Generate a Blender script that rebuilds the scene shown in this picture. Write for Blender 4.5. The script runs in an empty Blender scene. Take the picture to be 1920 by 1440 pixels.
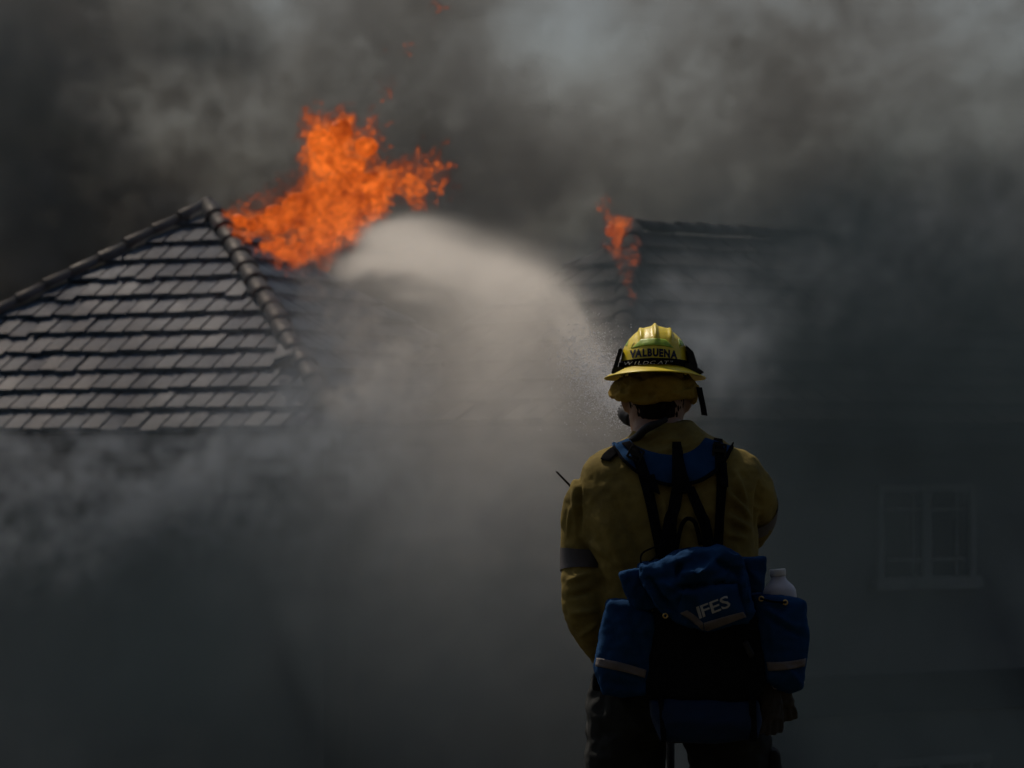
import bpy, bmesh, math, random
import numpy as np
from mathutils import Vector, Matrix, noise
from mathutils.bvhtree import BVHTree

sc = bpy.context.scene
col = sc.collection
R = math.radians
random.seed(7)

# ------------------------------------------------------------------ camera
CAM_Z, F_PX = 1.5, 7200.0
cam = bpy.data.objects.new('camera', bpy.data.cameras.new('camera'))
col.objects.link(cam)
sc.camera = cam
cam.data.lens, cam.data.sensor_width = 135.0, 36.0
cam.location = (0, 0, CAM_Z)
PITCH = math.atan(183.5 / F_PX)
cam.rotation_euler = (math.pi / 2 + PITCH, 0, 0)
cam.data.clip_start, cam.data.clip_end = 0.1, 4000
cam.data.dof.use_dof = True
cam.data.dof.focus_distance = 10.55
cam.data.dof.aperture_fstop = 10.0

# ------------------------------------------------------------------ sky, sun, exposure
SUN_EL, SUN_AZ = R(53), R(-36)          # azimuth from +Y (ahead of the camera), negative = to the left
world = bpy.data.worlds.new('World')
sc.world = world
world.use_nodes = True
wn, wl = world.node_tree.nodes, world.node_tree.links
sky = wn.new('ShaderNodeTexSky')
sky.sky_type = 'NISHITA'
sky.sun_disc = False
sky.sun_elevation, sky.sun_rotation = SUN_EL, SUN_AZ
sky.dust_density = 3.0
bg = wn['Background']
bg.inputs['Strength'].default_value = 0.055
wl.new(sky.outputs[0], bg.inputs['Color'])
sun = bpy.data.objects.new('sun', bpy.data.lights.new('sun', 'SUN'))
col.objects.link(sun)
sun.data.energy, sun.data.angle = 3.0, R(0.5)
sun.data.color = (1.0, 0.88, 0.75)
sdir = Vector((math.sin(SUN_AZ) * math.cos(SUN_EL), math.cos(SUN_AZ) * math.cos(SUN_EL), math.sin(SUN_EL)))
sun.rotation_euler = sdir.to_track_quat('Z', 'Y').to_euler()
sc.view_settings.view_transform = 'Standard'
sc.view_settings.look = 'None'
sc.view_settings.gamma = 1.0
sc.view_settings.use_curve_mapping = False
sc.view_settings.exposure = -0.2
sc.render.engine = 'CYCLES'
cy = sc.cycles
cy.use_denoising = True
cy.use_adaptive_sampling = True
cy.adaptive_threshold, cy.adaptive_min_samples = .06, 16
cy.max_bounces, cy.diffuse_bounces, cy.glossy_bounces, cy.transmission_bounces = 3, 1, 1, 1
cy.volume_bounces = 1
cy.transparent_max_bounces = 8
cy.volume_step_rate = 6
cy.volume_max_steps = 96

# ------------------------------------------------------------------ helpers
def P(px, py, D):
    """a point of the place at depth D metres ahead of the camera that shows at pixel (px, py) of the 1920x1440 photograph"""
    c, s = math.cos(PITCH), math.sin(PITCH)
    u, v = (px - 960) / F_PX, (720 - py) / F_PX
    dy, dz = c - v * s, s + v * c
    return Vector((u * D / dy, D, CAM_Z + dz * D / dy))

DP = 10.6                                # the man's distance
def L(px, py, dy=0.0):
    """same, dy metres beyond the man's distance (negative: nearer the camera)"""
    return P(px, py, DP + dy)
EYE = Vector((0, 0, CAM_Z))
S = DP / F_PX                            # metres per pixel at the man

def tag(o, label=None, cat=None, group=None, kind=None):
    if label: o['label'] = label
    if cat: o['category'] = cat
    if group: o['group'] = group
    if kind: o['kind'] = kind
    return o

def link(name, me, mat=None, parent=None, smooth=False):
    o = bpy.data.objects.new(name, me)
    col.objects.link(o)
    if mat and not me.materials: me.materials.append(mat)
    if parent: o.parent = parent
    if smooth: me.polygons.foreach_set('use_smooth', [True] * len(me.polygons))
    return o

def empty(name, parent=None, loc=(0, 0, 0)):
    o = bpy.data.objects.new(name, None)
    col.objects.link(o)
    o.location = loc
    o.empty_display_size = 0.2
    if parent: o.parent = parent
    return o

def mesh_of(name, verts, faces):
    me = bpy.data.meshes.new(name)
    me.from_pydata([tuple(v) for v in verts], [], faces)
    me.update()
    return me

def parent_keep(o, p):
    o.parent = p
    o.matrix_parent_inverse = Matrix.Translation(p.location).inverted()

# ---- materials
def mat(name, c, rough=0.7, var=0.25, vscale=8.0, bump=0.0, bscale=60.0, spec=0.4, dirt=None, dirt_amt=0.5, metal=0.0, weave=0.0):
    m = bpy.data.materials.new(name)
    m.use_nodes = True
    nt = m.node_tree
    N, K = nt.nodes, nt.links
    b = N['Principled BSDF']
    b.inputs['Roughness'].default_value = rough
    b.inputs['Specular IOR Level'].default_value = spec
    b.inputs['Metallic'].default_value = metal
    tc = N.new('ShaderNodeTexCoord')
    nz = N.new('ShaderNodeTexNoise'); nz.inputs['Scale'].default_value = vscale; nz.inputs['Detail'].default_value = 6
    K.new(tc.outputs['Object'], nz.inputs['Vector'])
    cr = N.new('ShaderNodeValToRGB')
    cr.color_ramp.elements[0].position, cr.color_ramp.elements[1].position = 0.3, 0.7
    cr.color_ramp.elements[0].color = tuple(x * (1 - var) for x in c) + (1,)
    cr.color_ramp.elements[1].color = tuple(min(1, x * (1 + var)) for x in c) + (1,)
    K.new(nz.outputs['Fac'], cr.inputs['Fac'])
    colour = cr.outputs['Color']
    if dirt:
        n2 = N.new('ShaderNodeTexNoise'); n2.inputs['Scale'].default_value = vscale * 2.7; n2.inputs['Detail'].default_value = 9; n2.inputs['Roughness'].default_value = .7
        K.new(tc.outputs['Object'], n2.inputs['Vector'])
        r2 = N.new('ShaderNodeValToRGB')
        r2.color_ramp.elements[0].position, r2.color_ramp.elements[1].position = 0.42, 0.82
        r2.color_ramp.elements[1].color = (dirt_amt,) * 3 + (1,)
        K.new(n2.outputs['Fac'], r2.inputs['Fac'])
        mx = N.new('ShaderNodeMix'); mx.data_type = 'RGBA'
        K.new(r2.outputs['Color'], mx.inputs[0])
        K.new(colour, mx.inputs[6])
        mx.inputs[7].default_value = tuple(dirt) + (1,)
        colour = mx.outputs[2]
    K.new(colour, b.inputs['Base Color'])
    if bump:
        n3 = N.new('ShaderNodeTexNoise'); n3.inputs['Scale'].default_value = bscale; n3.inputs['Detail'].default_value = 5
        K.new(tc.outputs['Object'], n3.inputs['Vector'])
        bp = N.new('ShaderNodeBump'); bp.inputs['Strength'].default_value = bump; bp.inputs['Distance'].default_value = 0.01
        K.new(n3.outputs['Fac'], bp.inputs['Height'])
        K.new(bp.outputs['Normal'], b.inputs['Normal'])
    return m

M = {
 'ground': mat('dry ground', (.045, .041, .033), .95, .45, .8, .6, 9, .1, dirt=(.05, .055, .03), dirt_amt=.7),
 'stucco': mat('stucco', (.36, .33, .29), .9, .12, 1.5, .3, 40, .2),
 'stucco2': mat('grey stucco', (.30, .30, .29), .9, .12, 1.5, .3, 40, .2),
 'tile': mat('slate grey roof tile', (.092, .145, .22), .36, .25, 2.6, .2, 30, .22, dirt=(.06, .06, .06), dirt_amt=.5),
 'tile_b': mat('weathered roof tile', (.112, .168, .245), .38, .25, 3.1, .2, 30, .22, dirt=(.07, .07, .065), dirt_amt=.5),
 'tile_c': mat('dark roof tile', (.08, .125, .195), .34, .25, 2.9, .2, 30, .22),
 'tile_far': mat('brown roof tile', (.06, .055, .055), .7, .3, 2.5, .25, 30, .35),
 'cap': mat('hip cap tile', (.085, .09, .10), .5, .35, 3, .3, 26, .5, dirt=(.05, .05, .05)),
 'deck': mat('roof underlay', (.03, .03, .03), .95, .2, 3),
 'fascia': mat('painted fascia', (.16, .15, .14), .7, .15, 2),
 'white': mat('white window frame', (.62, .62, .60), .5, .05, 4),
 'trim': mat('dark belt trim', (.055, .05, .045), .8, .2, 2),
 'skin': mat('skin', (.26, .15, .105), .5, .12, 20, .15, 90, .4),
 'hair': mat('dark hair', (.016, .013, .011), .8, .4, 60, .6, 260, .05),
 'jacket': mat('yellow fire shirt', (.22, .168, .048), .9, .22, 5, .12, 420, .08, dirt=(.065, .052, .028), dirt_amt=.75),  # grime, made heavier so the dark sleeves' shade sits in the colour
 'pants': mat('dark trousers', (.018, .020, .019), .9, .3, 6, .25, 300, .15),
 'boot': mat('black leather boot', (.015, .013, .012), .5, .3, 15),
 'glove': mat('tan leather glove', (.035, .025, .011), .75, .3, 25, .3, 120, .25, dirt=(.04, .03, .02), dirt_amt=.7),
 'glove_d': mat('dark leather glove', (.035, .03, .025), .75, .3, 25, .3, 120, .25),
 'band': mat('grey reflective tape', (.055, .05, .055), .55, .15, 30, .1, 200, .4),
 'band_l': mat('pale reflective tape', (.13, .11, .105), .5, .2, 30, .15, 150, .4, dirt=(.08, .07, .06)),
 'helmet': mat('yellow helmet shell', (.76, .60, .02), .40, .06, 14, .08, 220, .5, dirt=(.34, .25, .03), dirt_amt=.45),
 'shroud': mat('yellow cloth shroud', (.28, .185, .030), .9, .25, 9, .35, 260, .1, dirt=(.16, .09, .03), dirt_amt=.6),
 'lime': mat('lime reflective sticker', (.38, .58, .03), .45, .15, 30, .05, 100, .5, dirt=(.03, .08, .01), dirt_amt=.8),
 'black': mat('black webbing', (.009, .009, .010), .95, .3, 40, .2, 400, 0.0),
 'rubber': mat('black rubber', (.014, .014, .015), .6, .2, 30, .1, 150, .25),
 'ink': mat('dark blue ink', (.008, .010, .022), .6, .1, 30),
 'chalk': mat('pale marker ink', (.50, .50, .50), .8, .4, 90),
 'blue': mat('blue nylon', (.011, .044, .115), .9, .18, 7, .2, 380, .03, dirt=(.008, .026, .07), dirt_amt=.6),
 'shade_blue': mat('navy nylon', (.006, .020, .055), .75, .2, 7, .25, 380, .2),  # the pack's blue again, with the lower pouch's shade put into the colour
 'mesh': mat('black pack cloth', (.006, .007, .008), .9, .3, 20, .3, 300, .12),
 'print': mat('white print', (.36, .37, .37), .7, .12, 60),
 'brass': mat('brass', (.55, .38, .14), .35, .15, 40, metal=1.0),
 'bottle': mat('white plastic bottle', (.46, .45, .48), .5, .04, 10, .03, 60, .4),
 'lid': mat('white bottle lid', (.52, .53, .52), .45, .04, 10),
 'hose': mat('fabric fire hose', (.015, .015, .015), .85, .3, 20, .3, 200, .2),
 'metal': mat('worn metal', (.05, .05, .052), .5, .2, 20, metal=.6),
 'eye': mat('eye', (.6, .58, .55), .2, .02, 5),
}
gm = bpy.data.materials.new('window glass'); gm.use_nodes = True
g_ = gm.node_tree.nodes['Principled BSDF']
g_.inputs['Base Color'].default_value = (.012, .014, .016, 1); g_.inputs['Roughness'].default_value = .08
gn_ = gm.node_tree.nodes.new('ShaderNodeTexNoise'); gn_.inputs['Scale'].default_value = 1.3
gb_ = gm.node_tree.nodes.new('ShaderNodeBump'); gb_.inputs['Strength'].default_value = .02
gm.node_tree.links.new(gn_.outputs['Fac'], gb_.inputs['Height']); gm.node_tree.links.new(gb_.outputs['Normal'], g_.inputs['Normal'])
M['glass'] = gm

# ---- mesh builders
def ring_loft(secs, n=24, cap=True):
    """secs: (centre Vector, axis_u Vector, axis_v Vector, exponent); returns verts, faces of a closed tube"""
    V, Fc = [], []
    for c, u, v, e in secs:
        for k in range(n):
            a = 2 * math.pi * k / n
            ca, sa = math.cos(a), math.sin(a)
            V.append(c + u * (math.copysign(abs(ca) ** (2 / e), ca)) + v * (math.copysign(abs(sa) ** (2 / e), sa)))
    m = len(secs)
    for i in range(m - 1):
        for k in range(n):
            Fc.append((i * n + k, i * n + (k + 1) % n, (i + 1) * n + (k + 1) % n, (i + 1) * n + k))
    if cap:
        for i, rev in ((0, True), (m - 1, False)):
            ci = len(V); V.append(secs[i][0].copy())
            for k in range(n):
                a, b = i * n + k, i * n + (k + 1) % n
                Fc.append((b, a, ci) if rev else (a, b, ci))
    return V, Fc

def frames(pts):
    out, prev = [], None
    for i, p in enumerate(pts):
        t = (pts[min(i + 1, len(pts) - 1)] - pts[max(i - 1, 0)]).normalized()
        if prev is None:
            prev = t.orthogonal().normalized()
            if abs(t.dot(Vector((1, 0, 0)))) < .9: prev = (Vector((1, 0, 0)) - t * t.x).normalized()
        prev = (prev - t * prev.dot(t)).normalized()
        out.append((prev.copy(), t.cross(prev)))
    return out

def catmull(pts, per=6):
    """smooth resampling of tuples/Vectors of any length"""
    A = [np.array(p, float) for p in pts]
    A = [2 * A[0] - A[1]] + A + [2 * A[-1] - A[-2]]
    out = []
    for i in range(1, len(A) - 2):
        for k in range(per):
            t = k / per
            out.append(.5 * ((2 * A[i]) + (A[i + 1] - A[i - 1]) * t + (2 * A[i - 1] - 5 * A[i] + 4 * A[i + 1] - A[i + 2]) * t * t + (3 * A[i] - A[i - 1] - 3 * A[i + 1] + A[i + 2]) * t ** 3))
    out.append(A[-2])
    return out

def tube(pts_r, n=12, per=5, sq=1.0, e=2):
    """pts_r: (x, y, z, radius)"""
    q = catmull(pts_r, per)
    c = [Vector(a[:3]) for a in q]
    fr = frames(c)
    return ring_loft([(c[i], fr[i][0] * q[i][3], fr[i][1] * q[i][3] * sq, e) for i in range(len(c))], n)

def join(parts):
    V, Fc = [], []
    for v, f in parts:
        o = len(V)
        V += list(v)
        Fc += [tuple(i + o for i in q) for q in f]
    return V, Fc

def remesh(name, VF, voxel, smooth=4, fac=.5):
    me = mesh_of(name, *VF)
    o = bpy.data.objects.new('tmp', me)
    col.objects.link(o)
    r = o.modifiers.new('r', 'REMESH'); r.mode = 'VOXEL'; r.voxel_size = voxel
    if smooth:
        s = o.modifiers.new('s', 'SMOOTH'); s.factor = fac; s.iterations = smooth
    dg = bpy.context.evaluated_depsgraph_get()
    out = bpy.data.meshes.new_from_object(o.evaluated_get(dg))
    bpy.data.objects.remove(o); bpy.data.meshes.remove(me)
    out.name = name
    return out

def co_of(me):
    a = np.empty(len(me.vertices) * 3); me.vertices.foreach_get('co', a); return a.reshape(-1, 3)
def no_of(me):
    a = np.empty(len(me.vertices) * 3); me.vertices.foreach_get('normal', a); return a.reshape(-1, 3)
def set_co(me, a):
    me.vertices.foreach_set('co', a.ravel()); me.update()

def nz3(c, scale, seed=0, stretch=(1, 1, 1), oct=3, H=.9):
    out = np.empty(len(c))
    o = Vector((seed * 13.7, seed * 7.1, seed * 3.3))
    for i, p in enumerate(c):
        out[i] = noise.fractal(Vector((p[0] * stretch[0] * scale, p[1] * stretch[1] * scale, p[2] * stretch[2] * scale)) + o, H, 2.0, oct)
    return out

def segdist(c, a, b):
    a, b = np.array(a), np.array(b)
    d = b - a
    t = np.clip(((c - a) @ d) / (d @ d), 0, 1)
    return np.linalg.norm(c - (a + t[:, None] * d), axis=1), t

def folds(me, lst):
    """lst: (pixel a, pixel b, width m, amp m): ridges (+) and valleys (-) along a line on the side facing the camera"""
    c, nn = co_of(me), no_of(me)
    h = np.zeros(len(c))
    k_ = DP / c[:, 1]
    flat = np.c_[c[:, 0] * k_, (c[:, 2] - CAM_Z) * k_ + CAM_Z]          # as seen on the sheet through the man
    for (ax, ay), (bx, by), w, amp in lst:
        A, B = L(ax, ay), L(bx, by)
        d, t = segdist(flat, (A.x, A.z), (B.x, B.z))
        h += amp * np.exp(-(d / w) ** 2) * np.sin(np.pi * np.clip(t, 0, 1)) ** .7 * (nn[:, 1] < .2)
    set_co(me, c + nn * h[:, None])

def crumple(me, amp, scale, seed=0, stretch=(1, 1, 1)):
    c, nn = co_of(me), no_of(me)
    n = nz3(c, scale, seed, stretch)
    n = 1 - np.abs(n) * 2.2                       # sharp creases
    set_co(me, c + nn * (amp * (n - .4))[:, None])

def smooth_mesh(me, it=2, fac=.4):
    bm = bmesh.new(); bm.from_mesh(me)
    for _ in range(it): bmesh.ops.smooth_vert(bm, verts=bm.verts, factor=fac, use_axis_x=True, use_axis_y=True, use_axis_z=True)
    bm.to_mesh(me); bm.free(); me.update()

def resample(poly, step, closed=True):
    pts = [np.array(p, float) for p in poly]
    if closed: pts.append(pts[0])
    out = []
    for a, b in zip(pts[:-1], pts[1:]):
        n = max(1, int(np.linalg.norm(b - a) / step))
        out += [a + (b - a) * k / n for k in range(n)]
    if not closed: out.append(pts[-1])
    return out

def bag(name, outline, d_near, d_far, bulge, material, parent, voxel=.006, wr=.004, wscale=14, seed=0, fl=(), smooth=5):
    """a stuffed cloth pouch: the pixel outline at the man's distance, between depths d_near and d_far, its middle swollen by bulge"""
    o2 = [L(x, y, d_near) for x, y in outline]
    V = [Vector((p.x, DP + d_near, p.z)) for p in o2] + [Vector((p.x, DP + d_far, p.z)) for p in o2]
    n = len(o2)
    bm = bmesh.new()
    vs = [bm.verts.new(v) for v in V]
    bm.faces.new(vs[:n]); bm.faces.new(vs[n:][::-1])
    for k in range(n): bm.faces.new((vs[k], vs[n + k], vs[n + (k + 1) % n], vs[(k + 1) % n]))
    bmesh.ops.triangulate(bm, faces=bm.faces)
    bmesh.ops.recalc_face_normals(bm, faces=bm.faces)
    me = bpy.data.meshes.new('t'); bm.to_mesh(me); bm.free()
    VF = ([v.co.copy() for v in me.vertices], [tuple(p.vertices) for p in me.polygons])
    bpy.data.meshes.remove(me)
    me = remesh(name, VF, voxel, smooth)
    c = co_of(me)
    dmin = np.full(len(c), 9.)
    for k in range(n):
        a, b = o2[k], o2[(k + 1) % n]
        d, _ = segdist(c[:, [0, 2]], (a.x, a.z), (b.x, b.z))
        dmin = np.minimum(dmin, d)
    mid = DP + (d_near + d_far) / 2
    f = np.clip((mid - c[:, 1]) / max(1e-4, (d_far - d_near) / 2), -.2, 1)
    c[:, 1] -= bulge * np.sqrt(np.clip(dmin / max(dmin.max(), 1e-4), 0, 1)) * f
    set_co(me, c)
    if wr:
        crumple(me, wr * 1.0, wscale, seed)
        crumple(me, wr * .6, wscale * 2.3, seed + 1)
    if fl: folds(me, [(a_, b_, w_ * .8, m_ * 1.5) for a_, b_, w_, m_ in fl])
    smooth_mesh(me, 1, .3)
    return link(name, me, material, parent, True)

def bvh_of(objs):
    V, Fc = [], []
    for o in objs:
        k = len(V)
        V += [v.co.copy() for v in o.data.vertices]
        Fc += [tuple(i + k for i in p.vertices) for p in o.data.polygons]
    return BVHTree.FromPolygons(V, Fc)

def drape(bvh, px, py, off):
    p = L(px, py)
    h = bvh.ray_cast(EYE, (p - EYE).normalized())
    if h[0] is None or h[0].y > DP + .1:
        q = bvh.find_nearest(Vector((p.x, DP - .02, p.z)))
        return q[0] + q[1] * off
    return h[0] + Vector((0, -off, 0)) + h[1] * off * .3

def grid_mesh(name, rows, thick, toward=Vector((0, 1, 0))):
    """rows: list of equal lists of points -> closed sheet of given thickness (pushed away from the camera side)"""
    m, n = len(rows), len(rows[0])
    V = [p for r in rows for p in r]
    V = V + [p + toward * thick for p in V]
    Fc = []
    o = m * n
    for i in range(m - 1):
        for j in range(n - 1):
            a, b, c, d = i * n + j, i * n + j + 1, (i + 1) * n + j + 1, (i + 1) * n + j
            Fc += [(a, b, c, d), (o + d, o + c, o + b, o + a)]
    edge = [(0, j) for j in range(n)] + [(i, n - 1) for i in range(1, m)] + [(m - 1, j) for j in range(n - 2, -1, -1)] + [(i, 0) for i in range(m - 2, 0, -1)]
    ids = [i * n + j for i, j in edge]
    for k in range(len(ids)):
        a, b = ids[k], ids[(k + 1) % len(ids)]
        Fc.append((b, a, o + a, o + b))
    return mesh_of(name, V, Fc)

def strap(name, edge_a, edge_b, bvh, off, material, parent, thick=.004, across=6, step=7, sm=2):
    """webbing between two pixel edges, laid on the surface of bvh"""
    la = catmull(edge_a, 8); lb = catmull(edge_b, 8)
    n = max(len(la), len(lb))
    def rs(q, n):
        q = np.array(q); d = np.r_[0, np.cumsum(np.linalg.norm(np.diff(q, axis=0), axis=1))]
        s = np.linspace(0, d[-1], n)
        return np.c_[np.interp(s, d, q[:, 0]), np.interp(s, d, q[:, 1])]
    la, lb = rs(la, n), rs(lb, n)
    rows = [[drape(bvh, *(la[i] + (lb[i] - la[i]) * j / across), off) for j in range(across + 1)] for i in range(n)]
    for _ in range(sm):                       # bridge small wrinkles, as webbing does
        new = [[p.copy() for p in r] for r in rows]
        for i in range(1, n - 1):
            for j in range(across + 1):
                new[i][j].y = min(rows[i][j].y, (rows[i - 1][j].y + rows[i + 1][j].y) / 2)
        rows = new
    return link(name, grid_mesh(name, rows, thick), material, parent, True)

def box(name, c, sx, sy, sz, material, parent, bev=.003, rot=None):
    bm = bmesh.new()
    bmesh.ops.create_cube(bm, size=1)
    bmesh.ops.scale(bm, vec=(sx, sy, sz), verts=bm.verts)
    bmesh.ops.bevel(bm, geom=bm.edges, offset=bev, segments=2, affect='EDGES')
    if rot: bmesh.ops.rotate(bm, cent=(0, 0, 0), matrix=rot, verts=bm.verts)
    bmesh.ops.translate(bm, vec=c, verts=bm.verts)
    me = bpy.data.meshes.new(name); bm.to_mesh(me); bm.free()
    return link(name, me, material, parent)

def vf_obj(name, VF, material, parent=None, smooth=True):
    return link(name, mesh_of(name, *VF), material, parent, smooth)

def revolve(prof, c, n=32, axis=Vector((0, 0, 1)), sx=1., sy=1.):
    """prof: (radius, height)"""
    q = axis.to_track_quat('Z', 'Y')
    return ring_loft([(c + axis * h, (q @ Vector((1, 0, 0))) * r * sx, (q @ Vector((0, 1, 0))) * r * sy, 2) for r, h in prof], n)

def letter_meshes(txt, size, bold=.0, spacing=1.0, shear=0., kern={}):
    """each character as flat triangles in the plane, left to right from x = 0; returns [(verts2d, faces)], width"""
    out, x = [], 0.0
    for ci, ch in enumerate(txt):
        x += kern.get(txt[max(0, ci - 1):ci + 1], 0) * size
        cu = bpy.data.curves.new('t', 'FONT'); cu.body = ch; cu.size = size; cu.offset = bold; cu.shear = shear
        cu.resolution_u = 3
        o = bpy.data.objects.new('t', cu); col.objects.link(o)
        dg = bpy.context.evaluated_depsgraph_get()
        me = bpy.data.meshes.new_from_object(o.evaluated_get(dg))
        bpy.data.objects.remove(o); bpy.data.curves.remove(cu)
        bm = bmesh.new(); bm.from_mesh(me)
        bmesh.ops.triangulate(bm, faces=bm.faces)
        for _ in range(2):
            bmesh.ops.subdivide_edges(bm, edges=[e for e in bm.edges if e.calc_length() > size * .12], cuts=1)
            bmesh.ops.triangulate(bm, faces=bm.faces)
        v = [(p.co.x, p.co.y) for p in bm.verts]
        bm.verts.index_update()
        f = [tuple(q.index for q in fc.verts) for fc in bm.faces]
        bm.free(); bpy.data.meshes.remove(me)
        if v:
            x0, x1 = min(p[0] for p in v), max(p[0] for p in v)
            out.append(([(p[0] - x0 + x, p[1]) for p in v], f))
            x += (x1 - x0) + size * .07 * spacing
    return out, x - size * .07 * spacing

# ------------------------------------------------------------------ the ground
def ground_z(x, y):
    t = min(1, max(0, (y - 12.5) / 20.0))
    t = t * t * (3 - 2 * t)
    if y < -7: return min(90, (-7 - y) * 1.15) + .3 * noise.noise(Vector((x * .1, y * .1, 0)))       # unseen slope added behind the camera to block low sky light
    return -4.2 * t + .05 * noise.noise(Vector((x * .35, y * .35, 0))) * (1 if abs(y - DP) > 1.2 else .0)
ys = [-300, -180, -87, -60, -40, -25, -15, -10, -7, -3, 0, 3, 6, 8] + [9 + .5 * k for k in range(60)] + [40 + 1.5 * k for k in range(40)] + [105, 130, 180, 260, 400, 700, 1200, 2200]
xs = [-1200, -500, -200, -90, -45, -30] + [-22 + 1.0 * k for k in range(45)] + [30, 45, 90, 200, 500, 1200]
V = [(x, y, ground_z(x, y)) for y in ys for x in xs]
n = len(xs)
Fc = [(j * n + i, j * n + i + 1, (j + 1) * n + i + 1, (j + 1) * n + i) for j in range(len(ys) - 1) for i in range(n - 1)]
tag(vf_obj('ground', (V, Fc), M['ground']), kind='structure')

# ------------------------------------------------------------------ roofs and houses
def tile_prism(poly, s_low, butt, thick, lift):
    """clip-shaped tile in roof coordinates (u along the course, s up the slope, w out of the roof)"""
    def w(s): return butt - (s - s_low) * lift
    top = [(u, s, w(s)) for u, s in poly]
    bot = [(u, s, w(s) - thick) for u, s in poly]
    k = len(poly)
    Fc = [tuple(range(k)), tuple(range(2 * k - 1, k - 1, -1))] + [(i, k + i, k + (i + 1) % k, (i + 1) % k) for i in range(k)]
    return top + bot, Fc

def clip(poly, fn):
    out = []
    for i in range(len(poly)):
        a, b = poly[i], poly[(i + 1) % len(poly)]
        fa, fb = fn(a), fn(b)
        if fa >= 0: out.append(a)
        if fa * fb < 0:
            t = fa / (fa - fb)
            out.append((a[0] + (b[0] - a[0]) * t, a[1] + (b[1] - a[1]) * t))
    return out

def tile_face(apex_l, apex_r, nvec, evec, rise, pitch, courses, tw, parent, mats, keep, seed, hip_l=True, hip_r=True, odd=None):
    """lay tiles on one roof plane below the ridge apex_l..apex_r; u = 0 at the left end of the ridge"""
    rnd = random.Random(seed)
    run = rise / math.tan(pitch)
    slope = rise / math.sin(pitch)
    ex = slope / courses
    ridge = (apex_r - apex_l).length
    up = (Vector((-nvec.x, -nvec.y, 0)) * math.cos(pitch) + Vector((0, 0, math.sin(pitch)))).normalized()
    out = evec.cross(up).normalized()
    if out.z < 0: out = -out
    org = apex_l - up * slope                     # foot of the slope under the ridge's left end
    mw = Matrix((evec.to_3d().to_tuple() + (org.x,), up.to_tuple() + (org.y,), out.to_tuple() + (org.z,), (0, 0, 0, 1)))
    mw = Matrix(((evec.x, up.x, out.x, org.x), (evec.y, up.y, out.y, org.y), (evec.z, up.z, out.z, org.z), (0, 0, 0, 1)))
    k = run / slope
    lo = (lambda s: -(slope - s) * k) if hip_l else (lambda s: 0.0)
    hi = (lambda s: ridge + (slope - s) * k) if hip_r else (lambda s: ridge)
    shared, objs = {}, []
    for c in range(courses):
        s0 = c * ex
        u0 = math.floor(lo(s0) / tw) * tw + (tw / 2 if c % 2 else 0) - tw
        i = 0
        while u0 + i * tw < hi(s0) + tw:
            u = u0 + i * tw; i += 1
            s1 = min(s0 + ex * 1.12, slope - .01)
            full = [(u + .019, s0), (u + tw - .019, s0), (u + tw - .019, s1), (u + .019, s1)]
            poly = clip(clip(full, lambda p: p[0] - lo(p[1]) - .05), lambda p: hi(p[1]) - .05 - p[0])
            if len(poly) < 3: continue
            area = abs(sum(poly[q][0] * poly[(q + 1) % len(poly)][1] - poly[(q + 1) % len(poly)][0] * poly[q][1] for q in range(len(poly)))) / 2
            if area < .012: continue
            whole = len(poly) == 4 and abs(area - (tw - .038) * (s1 - s0)) < 1e-4
            if whole and ('t', round(s1 - s0, 3)) in shared:
                mi = shared[('t', round(s1 - s0, 3))][rnd.randrange(len(mats))]
            else:
                loc = [(p[0] - u, p[1] - s0) for p in poly]
                VF = tile_prism(loc, 0, .085, .055, .068 / ex)
                ms = []
                for m in mats:
                    me = mesh_of('roof_tile', *VF); me.materials.append(m); ms.append(me)
                if whole: shared[('t', round(s1 - s0, 3))] = ms
                mi = ms[rnd.randrange(len(mats))]
            loc = mw @ Vector((u + rnd.uniform(-.004, .004), s0 + rnd.uniform(-.012, .012), rnd.uniform(0, .008)))
            if not keep(loc): continue
            o = bpy.data.objects.new('roof_tile', mi)
            col.objects.link(o)
            o.parent = parent
            rot = mw.to_3x3() @ Matrix.Rotation(rnd.uniform(-.018, .018), 3, 'X') @ Matrix.Rotation(rnd.uniform(-.035, .035), 3, 'Y') @ Matrix.Rotation(rnd.uniform(-.012, .012), 3, 'Z')
            o.matrix_local = Matrix.Translation(loc) @ rot.to_4x4()
            objs.append(o)
    return mw, slope, ex, objs

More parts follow.
